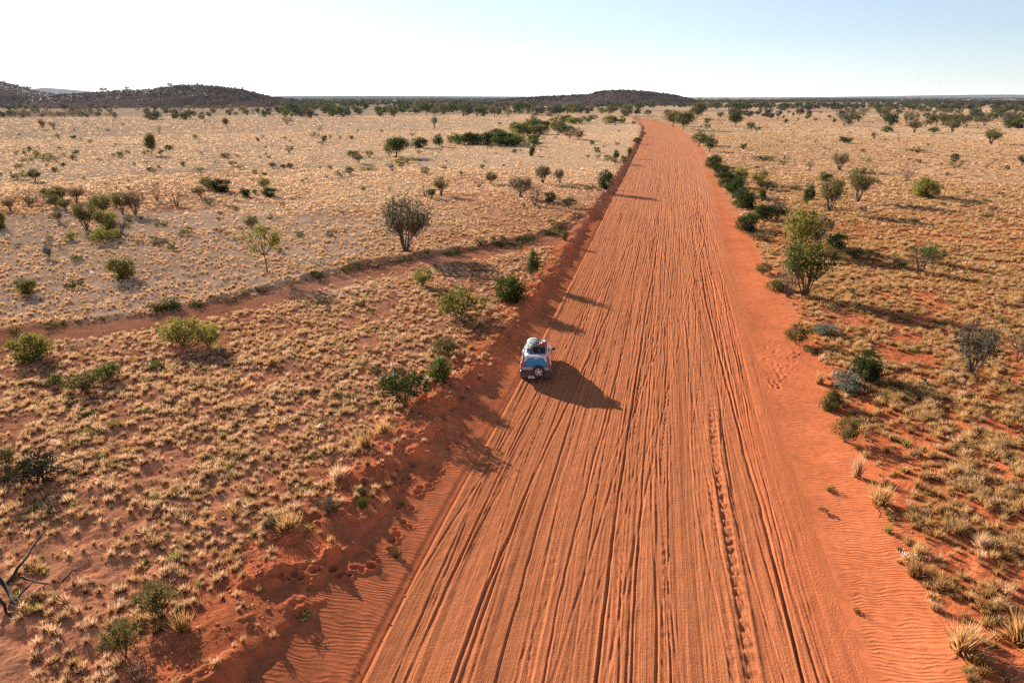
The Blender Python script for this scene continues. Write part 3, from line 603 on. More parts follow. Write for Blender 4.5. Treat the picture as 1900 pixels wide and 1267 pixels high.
PL = [
 # u, foot v, height px, width px, form, colour, name, label
 (753,467,95,92,'vase','grey','shrub',"large round-topped grey-green shrub on fanned bare stems beside the side track"),
 (947,560,44,58,'round','bright','bush',"dense round green bush at the left road edge beyond the car"),
 (988,517,54,26,'upright','dark','bush',"narrow upright bush on the left bank throwing a long thin shadow on the road"),
 (852,590,50,84,'open','yellow','bush',"broad yellow-green bush in dry grass left of the round green road-edge bush"),
 (785,532,34,38,'open','yellow','bush',"yellow-green bush on the near side of the side track below the large grey shrub"),
 (750,750,62,86,'open','dark','bush',"dark green ragged bush on the bank with dead branches behind it"),
 (817,708,44,46,'round','bright','bush',"compact bright green bush on the bank between dark ragged bush and car"),
 (824,658,28,46,'low','olive','bush',"low olive dome bush just above the compact bright green one"),
 (497,508,86,62,'sapling','yellow','tree',"spindly sapling with a thin yellow-green crown beside the side track"),
 (229,517,40,38,'round','yellow','bush',"rounded yellow-green bush on bare grey soil above the track at left"),
 (52,546,30,32,'round','yellow','bush',"small yellow-green bush on grey soil near the photo's left edge"),
 (60,668,46,62,'round','yellow','bush',"thick yellow-green bush in straw grass below the track at far left"),
 (338,640,48,74,'open','yellow','bush',"wide sparse yellow-green bush with bare stems below the side track"),
 (388,645,42,46,'open','yellow','bush',"thin yellow-green bush right beside the wide sparse one"),
 (138,536,16,26,'low','dark','bush',"small dark cushion bush on the grey bare soil"),
 (161,427,50,42,'vase','olive','shrub',"leftmost tall olive shrub on a thin trunk in the grey-soil group"),
 (190,407,50,44,'vase','olive','shrub',"wide dark-stemmed shrub in the middle of the grey-soil group"),
 (202,428,38,30,'round','yellow','bush',"yellow-green upright bush in front of the wide dark-stemmed shrub"),
 (228,397,42,30,'vase','olive','shrub',"left one of two twin shrubs on the right of the grey-soil group"),
 (252,400,46,32,'vase','brown','shrub',"brownish right one of two twin shrubs on grey soil"),
 (222,437,36,44,'dead','brown','dead_bush',"bare grey twiggy bush beside the yellow-green upright bush on grey soil"),
 (194,450,26,46,'open','yellow','bush',"low bright yellow-green bush at the foot of the grey-soil group"),
 (133,446,16,20,'round','yellow','bush',"tiny yellowish bush left of the low bright one on grey soil"),
 (92,480,24,18,'upright','blue','bush',"slim blue-green bush alone on the bare grey soil"),
 (142,485,13,18,'low','bright','bush',"very small green bush on the bare grey soil below the slim one"),
 (110,414,22,16,'vase','grey','bush',"little grey cone-shaped bush left of the grey-soil shrub group"),
 (92,372,24,28,'open','olive','bush',"leftmost olive bush of the loose row above the grey soil"),
 (104,386,26,24,'open','olive','bush',"olive bush in front of the loose row above the grey soil"),
 (114,372,26,26,'open','olive','bush',"rounded olive bush in the middle of the loose row above grey soil"),
 (123,392,22,20,'vase','olive','bush',"small stemmed olive bush just below the loose row above grey soil"),
 (142,376,32,28,'vase','brown','bush',"rightmost brownish bush of the loose row above grey soil"),
 (20,393,26,18,'vase','olive','bush',"thin olive bush leaning left near the photo's left edge"),
 (55,380,26,44,'twig','olive','bush',"straggly bush of crooked branches near the photo's left edge"),
 (1,424,32,24,'round','yellow','bush',"yellow-green bush cut by the photo's left edge above the grey soil"),
 (292,374,42,26,'twig','brown','shrub',"brown twiggy shrub standing at the top edge of the grey soil"),
 (329,384,40,38,'dead','grey','dead_bush',"bare fan-shaped grey bush right of the brown twiggy shrub"),
 (385,352,24,24,'open','olive','bush',"olive half of a dark bush pair with an arching dead branch"),
 (410,356,24,34,'round','dark','bush',"dark green half of the bush pair with an arching dead branch"),
 (372,367,22,24,'vase','brown','bush',"brown-topped bush below left of the dark bush pair"),
 (388,380,12,20,'low','olive','bush',"flat olive bush on grey soil below the dark bush pair"),
 (456,366,17,18,'round','dark','bush',"small dark bush left of the yellow and dark bush pair on grey soil"),
 (490,350,20,22,'open','yellow','bush',"yellow-green bush right above a small dark bush on grey soil"),
 (500,366,18,22,'round','dark','bush',"small dark bush right below a yellow-green bush on grey soil"),
 (473,361,11,10,'round','bright','bush',"tiny green bush between two dark bushes on grey soil"),
 (466,424,24,26,'open','olive','bush',"green and brown bush where grey soil meets straw grass"),
 (348,437,16,24,'open','olive','bush',"faint olive bush on pinkish soil left of the sapling"),
 (283,289,40,20,'tree','olive','tree',"lone slim tree with dark oval crown in the pale plain"),
 (300,290,15,14,'open','olive','bush',"small bush at the foot of the lone slim tree"),
 (272,289,12,16,'open','olive','bush',"small bush left of the lone slim tree's foot"),
 (222,289,8,12,'round','olive','bush',"tiny round bush at the left end of the strip beside the lone tree"),
 (68,293,16,12,'round','yellow','bush',"yellow left half of a bush clump with bare branches in the pale plain"),
 (90,300,15,26,'open','yellow','bush',"yellow right half of a bush clump with bare branches in the pale plain"),
 (80,298,20,24,'dead','grey','dead_bush',"bare branches between two yellow bushes in the pale plain"),
 (46,300,9,16,'low','yellow','bush',"low yellowish bush left of the yellow clump in the pale plain"),
 (49,288,12,14,'open','olive','bush',"small olive bush above the low yellowish one in pale plain"),
 (34,334,14,30,'low','olive','bush',"spreading olive bush low on the pale plain at far left"),
 (65,337,22,22,'vase','dark','bush',"dark upright bush beside the spreading olive one at far left"),
 (80,241,20,12,'vase','brown','shrub',"brown leaning shrub on the pale plain under the rocky hill"),
 (101,241,15,14,'vase','dark','shrub',"dark forked shrub right of the brown leaning shrub"),
 (109,258,10,9,'vase','dark','shrub',"tiny dark shrub below the dark forked shrub"),
 (296,248,18,12,'twig','brown','shrub',"reddish bare-stemmed shrub above the lone slim tree"),
 (420,236,17,12,'tree','brown','tree',"small lollipop tree on the pale plain below the scrubby hill"),
 (344,222,14,26,'round','dark','bush',"wide dark bush on the pale plain below the scrubby hill"),
 (325,220,18,14,'round','grey','bush',"grey round bush left of the wide dark bush"),
 (373,222,10,14,'round','olive','bush',"small bush right of the wide dark bush below the scrubby hill"),
 (285,222,14,34,'round','dark','bush',"dark spreading bush clump under the left end of the scrubby hill"),
 (362,258,9,9,'round','yellow','bush',"tiny yellow-green bush alone in the middle of the pale plain"),
 (533,232,15,18,'vase','olive','shrub',"olive shrub near fallen timber on the pale plain"),
 (585,256,12,16,'open','grey','bush',"grey-green bush at the right end of the pale plain's bush line"),
 (603,264,14,12,'round','dark','bush',"dark little bush beside a yellow one in the pale plain"),
 (613,259,10,9,'open','yellow','bush',"yellow little bush beside a dark one in the pale plain"),
 (632,258,16,14,'twig','brown','bush',"twiggy dark bush right of the yellow little bush"),
 (538,264,14,16,'dead','grey','dead_bush',"bare dark twigs sticking out of the pale plain"),
 (735,292,38,40,'tree','dark','tree',"bushy dark tree on two stems at the left end of the green thicket"),
 (722,290,26,18,'open','olive','bush',"olive bush leaning on the left side of the bushy dark tree"),
 (748,303,13,38,'low','yellow','bush',"flat yellow-green bush at the foot of the bushy dark tree"),
 (727,318,22,32,'dead','brown','dead_bush',"brown bare bush in straw grass below the bushy dark tree"),
 (656,293,15,24,'round','bright','bush',"green bush at the left tip of the thicket row"),
 (666,303,18,16,'vase','olive','bush',"stemmed bush just below the thicket row's left tip"),
 (686,294,15,18,'vase','olive','bush',"olive bush third from the left tip of the thicket row"),
 (650,318,9,16,'low','bright','bush',"low green bush in straw grass left of the flat mat bush"),
 (685,316,9,38,'low','yellow','bush',"flat yellow-green mat bush in straw grass"),
 (814,273,24,20,'upright','dark','bush',"dark column-shaped bush in front of the thicket"),
 (780,275,20,26,'round','dark','bush',"dark bush left of the column-shaped bush in the thicket"),
 (806,224+14,22,12,'vase','blue','shrub',"blue-grey vase-shaped shrub alone above the green thicket"),
 (819,364,36,24,'vase','olive','shrub',"upright olive shrub on thin stems in straw grass right of dead fork"),
 (789,366,30,26,'dead','grey','dead_bush',"dead forked sapling in straw grass left of the upright olive shrub"),
 (801,370,20,16,'vase','dark','bush',"dark little bush between dead fork and upright olive shrub"),
 (723,356,20,18,'dead','brown','dead_bush',"pale reddish bare bush in straw grass below the thicket"),
 (674,354,8,9,'round','dark','bush',"tiny dark round bush alone in the straw grass"),
 (911,342,22,22,'vase','olive','shrub',"small V-shaped olive shrub with fallen branches beside it"),
 (888,349,20,26,'dead','grey','dead_bush',"fallen arching grey branches left of the small V-shaped shrub"),
 (967,368,40,36,'vase','grey','shrub',"grey-green vase shrub leaning left beside a reddish bare bush"),
 (1007,341,34,28,'vase','grey','shrub',"grey-green vase shrub further back, left of its narrower twin"),
 (1038,340,26,18,'vase','grey','shrub',"narrower grey-green vase shrub right of its wider twin"),
 (992,382,42,38,'twig','brown','shrub',"reddish bare bush right in front of the leaning vase shrub"),
 (1021,375,20,20,'round','yellow','bush',"bright yellow-green bush between reddish bare bush and road"),
 (1055,386,20,26,'open','dark','bush',"dark low bush right of the bright yellow-green bush"),
 (1124,353,38,24,'round','dark','bush',"dense dark green bush at the left road edge casting long shadows"),
 (1112,342,32,22,'dead','grey','dead_bush',"dead grey fan of branches against the dense dark road-edge bush"),
 (1096,352,12,30,'low','olive','bush',"low dark scrub at the left foot of the dense road-edge bush"),
 (987,290,18,12,'round','dark','bush',"dark egg-shaped bush in straw grass below the thicket"),
 (1004,282,16,20,'dead','grey','dead_bush',"bare grey bush right of the dark egg-shaped bush"),
 (1142,298,20,13,'upright','dark','bush',"dark upright bush left of the road with yellow bush beside it"),
 (1127,299,12,20,'open','bright','bush',"yellow-green spreading bush left of the dark upright roadside bush"),
 (1110,297,12,10,'open','olive','bush',"small olive bush furthest from the road in the far roadside trio"),
 (1157,302,14,12,'round','bright','bush',"green bush on the left road edge where two thin shadows start"),
 (1167,291,18,10,'upright','olive','bush',"olive upright bush on the left road edge"),
 (1182,265,10,16,'round','dark','bush',"dark bush on the left road edge near the bend"),
 (1192,254,10,14,'open','olive','bush',"olive bush on the left road edge nearest the bend"),
 (1098,269,9,9,'round','bright','bush',"round green bush near the thin fence-like line left of the far road"),
 (1120,274,10,22,'twig','brown','bush',"brown twiggy bush right of the round green one by the far road"),
 (1057,258,18,18,'open','brown','bush',"left one of two brownish open bushes near the thicket's right end"),
 (1073,260,20,20,'open','brown','bush',"right one of two brownish open bushes near the thicket's right end"),
 (1175,231,7,9,'round','brown','bush',"small brown bush at the road edge under the orange marker"),
 (590,518,16,28,'low','dark','bush',"dark low bush on the far lip of the side track"),
 (310,572,22,46,'low','olive','bush',"olive scrub clump on the far lip of the side track at left"),
 (453,545,12,14,'low','olive','bush',"small olive bush on the track's far lip near the sapling"),
 (916,450,9,11,'round','bright','bush',"small green bush above the side track near the road"),
 (932,453,9,11,'round','olive','bush',"small olive bush second above the side track near the road"),
 (975,450,14,34,'low','dark','bush',"dark low bush on the bank where the side track meets the road"),
 (1048,450,22,12,'upright','olive','bush',"little olive sprig on the bank beside the side track's mouth"),
 (1024,428,14,20,'open','bright','bush',"green bush in straw grass above the side track's mouth"),
 (160,725,34,58,'open','olive','bush',"olive bush with dark underside in the near-left grass"),
 (203,706,32,42,'open','bright','bush',"green bush with white seed stalks right beside the olive one"),
 (103,714,20,26,'low','bright','bush',"small green bush left of the olive bush with dark underside"),
 (286,684,16,30,'low','bright','bush',"low green bush in straw grass under the wide sparse yellow bush"),
 (12,868,40,40,'open','olive','bush',"olive bush cut by the photo's left edge above the dead heap"),
 (68,900,52,76,'open','fardark','dead_bush',"black heap of a dead bush with stray branches at far left"),
 (297,1140,56,64,'open','olive','bush',"green and straw rounded bush in the near-left corner"),
 (232,1215,56,58,'open','olive','bush',"olive bush with white seed stalks in the near-left corner"),
 (611,958,34,38,'open','grey','bush',"grey-green bush on the sandy crest of the left bank"),
 (672,944,22,20,'low','bright','bush',"small bright green bush on the left bank below another"),
 (675,920,18,18,'low','olive','bush',"small dull green bush on the left bank above the bright one"),
 (505,985,26,28,'open','grey','bush',"grey tuft bush on the bank crest left of the grey-green bush"),
 (565,1150,16,26,'low','olive','bush',"little green plant low on the rippled left bank near the bottom"),
 (733,1030,14,16,'low','olive','bush',"tiny green plant on ripples beside the line of footprints"),
 (745,938,12,10,'low','bright','bush',"tiny green plant between footprints on the left bank"),
 # right of the road
 (1492,552,104,76,'vase','bright','tree',"tall bright green acacia with dark bare lower stems at the right roadside"),
 (1462,552,70,50,'twig','brown','dead_bush',"dark bare branches at the left foot of the tall green acacia"),
 (1478,468,84,54,'open','yellow','tree',"yellow-green acacia standing behind the tall bright green one"),
 (1515,462,60,48,'open','olive','tree',"olive-brown bush tree right of the yellow-green acacia"),
 (1552,462,30,34,'round','dark','bush',"dark low bush right of the olive-brown bush tree"),
 (1297,272,28,30,'open','bright','bush',"big green bush at the far right road edge, left part of its clump"),
 (1316,282,30,24,'open','dark','bush',"darker right part of the far roadside bush clump"),
 (1324,312,24,30,'round','dark','bush',"dark bush at the far upper end of the roadside hedge on the right"),
 (1338,330,26,30,'round','dark','bush',"second dark bush from the top of the roadside hedge"),
 (1352,350,34,34,'round','dark','bush',"third dark bush from the top of the roadside hedge"),
 (1366,366,36,40,'round','dark','bush',"fourth dark bush from the top of the roadside hedge"),
 (1380,388,38,46,'round','dark','bush',"large darkest bush at the lower end of the roadside hedge"),
 (1337,347,13,14,'round','yellow','bush',"small yellow-green bush on the road side of the hedge"),
 (1368,385,15,16,'round','yellow','bush',"small yellow bush tucked at the lower end of the hedge"),
 (1374,338,28,26,'open','yellow','bush',"pale yellow bush behind the roadside hedge"),
 (1409,345,30,26,'open','yellow','bush',"taller yellow bush right of the pale yellow one behind the hedge"),
 (1422,352,18,34,'open','olive','bush',"olive bush sprawling right of the taller yellow bush"),
 (1472,353,12,24,'low','olive','bush',"low olive bush in straw grass right of the yellow bushes"),
 (1415,375,24,15,'upright','dark','bush',"small dark upright bush standing apart right of the hedge"),
 (1415,408,30,32,'round','dark','bush',"dark bush left of a grey-green one below the hedge"),
 (1441,408,30,38,'open','grey','bush',"grey-green bush right of the dark one below the hedge"),
 (1386,430,34,38,'round','dark','bush',"round dark green bush close to the sand below the hedge"),
 (1420,448,40,34,'twig','brown','bush',"brown twiggy bush between round dark bush and acacias"),
 (1404,446,16,30,'low','olive','bush',"low scrub at the foot of the brown twiggy bush"),
 (1498,382,42,22,'upright','dark','bush',"dark narrow leaning bush left of two tall open shrubs"),
 (1538,395,66,42,'vase','olive','shrub',"left one of the two tall open olive shrubs in the right field"),
 (1591,375,62,46,'vase','olive','shrub',"right one of the two tall open olive shrubs in the right field"),
 (1532,338,18,20,'round','bright','bush',"green bush peeping over the left tall open shrub"),
 (1502,318,24,16,'twig','olive','shrub',"thin twiggy shrub above the dark narrow leaning bush"),
 (1557,317,34,30,'vase','brown','shrub',"brown-topped forked shrub above the two tall open shrubs"),
 (1716,366,34,52,'round','yellow','bush',"plump yellow-green bush with bare stems showing, alone in the right field"),
 (1683,338,34,34,'twig','brown','shrub',"reddish and grey forked shrub left above the plump yellow-green bush"),
 (1770,300,16,15,'round','dark','bush',"small dark bush above a fallen branch in the right field"),
 (1772,313,18,36,'twig','olive','bush',"fallen branch with green tip in the right field"),
 (1832,310,18,22,'dead','grey','dead_bush',"dark dead twig heap in the right field"),
 (1895,309,22,18,'vase','dark','bush',"dark bush cut by the photo's right edge in the far field"),
 (1838,268,28,30,'vase','olive','shrub',"open shrub with spreading limbs before the red bank at right"),
 (1622,259,14,14,'vase','dark','shrub',"little dark forked shrub in the far right plain"),
 (1380,278,13,13,'round','dark','bush',"small dark bush alone in straw grass right of the bend"),
 (1567,266,13,26,'round','dark','bush',"dark double bush in the far right plain"),
 (1513,266,15,11,'twig','brown','shrub',"pale twiggy shrub in the far right plain"),
 (1420,298,10,42,'low','olive','bush',"long low olive scrub line in straw grass right of the road"),
 (1457,300,14,10,'open','olive','bush',"small olive bush at the end of the long low scrub line"),
 (1607,302,12,22,'open','yellow','bush',"faint yellow-green bush in the right field above tall shrubs"),
 (1700,282,9,30,'low','olive','bush',"flat olive mat bush in the far right field"),
 (1249,236,30,26,'tree','brown','tree',"left one of two brown-green trees at the bend's right side"),
 (1268,242,34,33,'tree','olive','tree',"right fuller one of two trees at the bend's right side"),
 (1294,222,31,24,'tree','olive','tree',"round tree on a clear trunk behind the two bend trees"),
 (1365,236,28,24,'tree','dark','tree',"dark flat-topped tree on several bare trunks in the right plain"),
 (1392,240,14,16,'round','dark','bush',"dark bush right of the flat-topped tree"),
 (1404,247,13,11,'vase','dark','bush',"small dark bush below right of the flat-topped tree's neighbour"),
 (1312,230,12,13,'round','olive','bush',"olive bush above the small V-shaped shrub near the bend"),
 (1311,241,12,12,'vase','olive','bush',"small V-shaped shrub in the plain right of the bend trees"),
 (1645,246,12,24,'round','bright','bush',"green dome bush in the far right plain before scattered trees"),
 (1732,246,10,22,'round','bright','bush',"second green dome bush further right in the far plain"),
 (1766,246,24,20,'vase','olive','shrub',"V-shaped shrub right of the second green dome bush"),
 (1696,247,26,22,'vase','olive','shrub',"V-shaped shrub between the two green dome bushes"),
 (1870,238,16,24,'round','bright','bush',"left green bush on the red bank at the far right"),
 (1888,238,18,26,'round','bright','bush',"right green bush on the red bank at the far right"),
 (1706,508,56,52,'twig','grey','shrub',"sparse bare shrub in the middle of the right field"),
 (1722,490,34,44,'open','bright','bush',"light green leafy top beside the sparse bare shrub"),
 (1802,700,96,70,'vase','grey','shrub',"tall grey-green shrub on bare stems near the photo's right edge"),
 (1888,672,74,54,'twig','brown','shrub',"brown bare shrub cut by the photo's right edge"),
 (1606,708,52,56,'round','dark','bush',"very dark dense bush on the sand edge of the right field"),
 (1571,724,34,54,'low','blue','bush',"blue-grey cushion bush at the left of the very dark dense bush"),
 (1542,760,36,40,'round','olive','bush',"olive bush nearest the sand below the blue-grey cushion bush"),
 (1533,622,22,40,'low','blue','bush',"blue-grey cushion bush alone among tussocks at the sand edge"),
 (1478,640,38,44,'open','olive','bush',"sprawling olive plant on the sand edge right of the road"),
 (1437,540,20,34,'low','bright','bush',"low green bush at the foot of the tall acacia's left side"),
 (1415,510,22,30,'open','olive','bush',"olive scrub at the sand edge left of the tall acacia"),
 (1568,820,44,50,'open','olive','bush',"olive and straw bush on the sand edge below the blue-grey ones"),
 (1585,480,20,30,'open','olive','bush',"faint olive bush in straw grass right of the tall acacia"),
 (1668,498,18,24,'open','yellow','bush',"pale green low bush left of the sparse bare shrub"),
 (1527,950,12,14,'low','olive','bush',"small green sprig alone on the right-hand sand"),
 (1590,1135,10,14,'low','olive','bush',"tiny sprig on rippled sand at the lower right"),
 (1542,912,12,16,'low','bright','bush',"small sprig on the right-hand sand above another one"),
 (1868,1264,30,60,'dead','grey','dead_bush',"grey dead twig tangle in the bottom right corner"),
]
for (u, v, h, w, form, c, nm, lab) in PL:
    cat = {'bush': 'bush', 'shrub': 'shrub', 'tree': 'tree', 'dead_bush': 'dead bush'}[nm]
    place_plant(u, v, h, w, form, c, nm, lab, cat)

# zones of look-alike plants: u0,u1,v0,v1,n,height m,forms,colours,name,label,group
def zone(u0, u1, v0, v1, n, hm, asp, forms, cols, name, label, cat, group, parts=False):
    pts = []
    for k in range(n):
        for _ in range(30):
            u = random.uniform(u0, u1); v = v0 + (v1 - v0) * random.random()
            if all(abs(u - p[0]) > 5 or abs(v - p[1]) > 2.0 for p in pts): break
        x, y, z, t = at(u, v, 3)
        dl, dr, wl, wr = lateral(np.array([x]), np.array([y]))
        if max(dl[0] - wl[0] * .9, dr[0] - wr[0] * .9) < 0: continue
        pts.append((u, v)); h = random.uniform(*hm); w = h * random.uniform(*asp)
        fm, cl = random.choice(forms), random.choice(cols)
        noun = {'tree': 'tree', 'shrub': 'shrub', 'bush': 'bush'}[cat]
        size = 'taller' if h > (hm[0] + hm[1]) / 2 else 'shorter'
        look = {'round': 'rounded', 'vase': 'V-shaped', 'open': 'loose', 'twig': 'twiggy', 'low': 'spreading', 'tree': 'round-crowned'}[fm]
        hue = {'dark': 'dark green', 'grey': 'grey-green', 'brown': 'brown', 'olive': 'olive', 'bright': 'green', 'yellow': 'yellow-green'}[cl]
        lab_ = f"{size} {look} {hue} {noun} {label}"
        o = bpy.data.objects.new(name, far_mesh(fm, cl, random.randrange(3))); COL.objects.link(o)
        o.location = (x, y, z - .03); o.rotation_euler = (0, 0, random.uniform(0, 6.28)); o.scale = (w, w, h)
        tag(o, lab_, cat, group)
BU = ['round', 'vase', 'open', 'round']; TR = ['tree', 'tree', 'round', 'vase', 'round']
zone(-10, 215, 207, 219, 44, (3.5, 5.5), (.9, 1.6), BU, ['dark', 'grey', 'brown', 'olive'], 'small_tree', "in the row below the rocky hill", 'tree', 'trees in the row below the rocky hill')
zone(215, 510, 198, 218, 36, (3.5, 6.5), (.9, 1.4), BU, ['dark', 'olive', 'brown', 'grey'], 'small_tree', "on the flat below the scrubby hill", 'tree', 'trees on the flat below the scrubby hill')
zone(505, 1190, 203, 217, 110, (5.5, 11.0), (.9, 1.4), TR, ['dark', 'olive', 'dark', 'grey'], 'small_tree', "in the dense belt across the plain", 'tree', 'trees of the middle belt')
zone(1300, 1900, 197, 208, 85, (6.0, 9.5), (.9, 1.4), TR, ['dark', 'olive', 'dark'], 'small_tree', "in the long belt right of the bend", 'tree', 'trees of the right-hand belt')
zone(1560, 1900, 208, 238, 80, (3.6, 7.2), (.7, 1.2), ['vase', 'round', 'tree', 'vase'], ['olive', 'dark', 'olive', 'grey'], 'plain_shrub', "on the plain at the far right", 'shrub', 'shrubs on the far right plain')
zone(1330, 1560, 212, 235, 16, (1.6, 3.2), (.7, 1.3), ['vase', 'round', 'twig'], ['olive', 'dark', 'brown'], 'plain_shrub', "on the pale plain right of the bend", 'shrub', 'shrubs right of the bend')
for (u0, u1, v0, v1, n) in [(835, 905, 262, 270, 10), (900, 1000, 258, 272, 18), (950, 1070, 236, 252, 22), (985, 1060, 226, 240, 12), (1030, 1170, 222, 232, 16)]:
    zone(u0, u1, v0, v1, int(n * 1.25), (2.3, 4.4), (1.1, 1.8), ['round', 'open', 'round'], ['dark', 'bright', 'yellow', 'dark', 'olive'], 'thicket_bush', "in the thicket left of the far road", 'bush', 'bushes of the green thicket')
zone(840, 1000, 266, 278, 14, (1.0, 1.6), (1.1, 1.7), ['twig', 'open'], ['brown', 'grey'], 'thicket_bush', "along the front of the thicket", 'bush', 'brown bushes fronting the thicket')
zone(0, 1150, 224, 330, 150, (.5, 1.5), (.9, 1.8), BU + ['twig', 'low'], ['olive', 'grey', 'brown', 'dark', 'olive'], 'low_shrub', "on the pale plain left of the road", 'shrub', 'small shrubs on the left plain')
zone(0, 640, 330, 470, 70, (.3, .8), (1.0, 1.8), ['low', 'open', 'low'], ['olive', 'bright', 'brown', 'grey'], 'low_shrub', "on bare ground at the left", 'shrub', 'low clumps on bare ground')
zone(1400, 1900, 240, 420, 60, (.4, 1.1), (.9, 1.8), BU + ['twig', 'low'], ['olive', 'brown', 'dark', 'grey'], 'low_shrub', "in the straw field right of the road", 'shrub', 'small shrubs on the right field')
zone(100, 700, 560, 900, 26, (.25, .5), (1.0, 1.8), ['low', 'open'], ['bright', 'yellow', 'olive'], 'low_shrub', "in straw grass at the near left", 'shrub', 'green plants in the near-left grass')
zone(1500, 1900, 420, 700, 16, (.3, .6), (1.0, 1.6), ['low', 'open'], ['olive', 'grey'], 'low_shrub', "among straw tussocks at the right", 'shrub', 'plants in the right tussocks')
zone(950, 1160, 330, 480, 14, (.3, .7), (1.0, 1.6), ['low', 'open'], ['bright', 'olive'], 'low_shrub', "near the left roadside bank", 'shrub', 'plants near the left bank')
 
for k in range(34):
    f = (k + random.random()) / 34; i = min(int(f * 11), 10); q = f * 11 - i
    tp = [(1050, 424), (1000, 441), (940, 452), (880, 463), (800, 475), (700, 492), (600, 517), (500, 541), (400, 563), (250, 588), (100, 607), (0, 620)]
    u = tp[i][0] + (tp[i + 1][0] - tp[i][0]) * q + random.uniform(-8, 8); v = tp[i][1] + (tp[i + 1][1] - tp[i][1]) * q + random.uniform(-4, 5)
    c = random.choice(['dark', 'olive', 'brown', 'olive']); f_ = random.choice(['low', 'low', 'open', 'twig'])
    place_plant(u, v, random.uniform(7, 15), random.uniform(14, 34), f_, c, 'low_shrub', {'dark': 'dark green', 'olive': 'olive', 'brown': 'brown'}[c] + {'low': ' spreading', 'open': ' loose', 'twig': ' twiggy'}[f_] + " scrub clump on the far lip of the side track", 'shrub', 'scrub along the side track')
print("catalogue", len(bpy.data.objects))

# ---------------------------------------------------------------- scatter with geometry nodes
def proto_collection(name, meshes):
    c = bpy.data.collections.new(name)
    for i, me in enumerate(meshes):
        o = bpy.data.objects.new("%s_%02d" % (name, i), me); c.objects.link(o)
    return c
def scatter(name, pts, scl, rot, idx, coll, label=None):
    me = bpy.data.meshes.new(name); me.vertices.add(len(pts)); me.vertices.foreach_set('co', np.asarray(pts, np.float32).ravel())
    attr(me, 'scl', 'FLOAT_VECTOR', np.asarray(scl, np.float32)); attr(me, 'rot', 'FLOAT_VECTOR', np.asarray(rot, np.float32)); attr(me, 'idx', 'INT', np.asarray(idx, np.int32))
    o = bpy.data.objects.new(name, me); COL.objects.link(o)
    ng = bpy.data.node_groups.new(name, 'GeometryNodeTree')
    ng.interface.new_socket('Geometry', in_out='INPUT', socket_type='NodeSocketGeometry'); ng.interface.new_socket('Geometry', in_out='OUTPUT', socket_type='NodeSocketGeometry')
    gi = ng.nodes.new('NodeGroupInput'); go = ng.nodes.new('NodeGroupOutput'); ip = ng.nodes.new('GeometryNodeInstanceOnPoints')
    ci = ng.nodes.new('GeometryNodeCollectionInfo'); ci.inputs['Collection'].default_value = coll; ci.inputs['Separate Children'].default_value = True; ci.inputs['Reset Children'].default_value = True
    ip.inputs['Pick Instance'].default_value = True
    def na(nm, t):
        n = ng.nodes.new('GeometryNodeInputNamedAttribute'); n.data_type = t; n.inputs['Name'].default_value = nm; return n.outputs['Attribute']
    ng.links.new(gi.outputs[0], ip.inputs['Points']); ng.links.new(ci.outputs[0], ip.inputs['Instance'])
    ng.links.new(na('idx', 'INT'), ip.inputs['Instance Index']); ng.links.new(na('scl', 'FLOAT_VECTOR'), ip.inputs['Scale'])
    e2r = ng.nodes.new('FunctionNodeEulerToRotation'); ng.links.new(na('rot', 'FLOAT_VECTOR'), e2r.inputs[0]); ng.links.new(e2r.outputs[0], ip.inputs['Rotation'])
    ng.links.new(ip.outputs[0], go.inputs[0])
    m = o.modifiers.new("scatter", 'NODES'); m.node_group = ng
    tag(o, label, kind='stuff'); return o

def tuft(seed, nb=70, width=.022, spread=.42, droop=.25, kind='tuft', heads=False):
    g = np.random.default_rng(seed); V = []; Fq = []; Ft = []; hg = []; n = 0
    cx = g.normal(0, .10, (nb, 2)); a = g.uniform(0, 6.283, nb); tilt = np.abs(g.normal(0, spread, nb)); L = g.uniform(.5, 1.05, nb)
    dirx = np.cos(a) * np.sin(tilt) + cx[:, 0] * 1.6; diry = np.sin(a) * np.sin(tilt) + cx[:, 1] * 1.6; dz = np.cos(tilt)
    for i in range(nb):
        d = np.array([dirx[i], diry[i], dz[i]]); d /= np.linalg.norm(d)
        b = np.array([cx[i, 0], cx[i, 1], -.03]); side = np.cross(d, g.normal(size=3)); side /= np.linalg.norm(side) + 1e-9
        w = width * g.uniform(.6, 1.4)
        p1 = b + d * L[i] * .55; p2 = b + d * L[i] + np.array([d[0], d[1], -.8]) * droop * g.uniform(0, 1) * L[i] * .5
        if heads:   # fluffy seed head at the tip
            hw = .045; q = p2; V += [b - side * w * .3, b + side * w * .3, q + side * w * .3, q - side * w * .3]; hg += [0, 0, .5, .5]; Fq.append([n, n + 1, n + 2, n + 3]); n += 4
            for ax in (side, np.cross(side, d)):
                V += [q - d * .10 - ax * hw * .5, q - d * .10 + ax * hw * .5, q + d * .10 + ax * hw * .4, q + d * .10 - ax * hw * .4]; hg += [1, 1, 1, 1]; Fq.append([n, n + 1, n + 2, n + 3]); n += 4
        else:
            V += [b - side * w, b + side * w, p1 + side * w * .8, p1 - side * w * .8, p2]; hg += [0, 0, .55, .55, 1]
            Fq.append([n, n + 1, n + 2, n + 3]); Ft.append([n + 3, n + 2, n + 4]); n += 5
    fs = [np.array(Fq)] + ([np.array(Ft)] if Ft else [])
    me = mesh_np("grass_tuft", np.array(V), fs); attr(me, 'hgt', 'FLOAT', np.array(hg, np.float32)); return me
def tuft_set(m, n0, **kw):
    r = []
    for k in range(n0[1]):
        me = tuft(n0[0] + k, **kw); me.materials.append(m); r.append(me)
    return r
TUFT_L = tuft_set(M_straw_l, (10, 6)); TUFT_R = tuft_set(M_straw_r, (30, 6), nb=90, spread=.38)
TUFT_P = tuft_set(M_straw_p, (80, 4), nb=60, spread=.55)
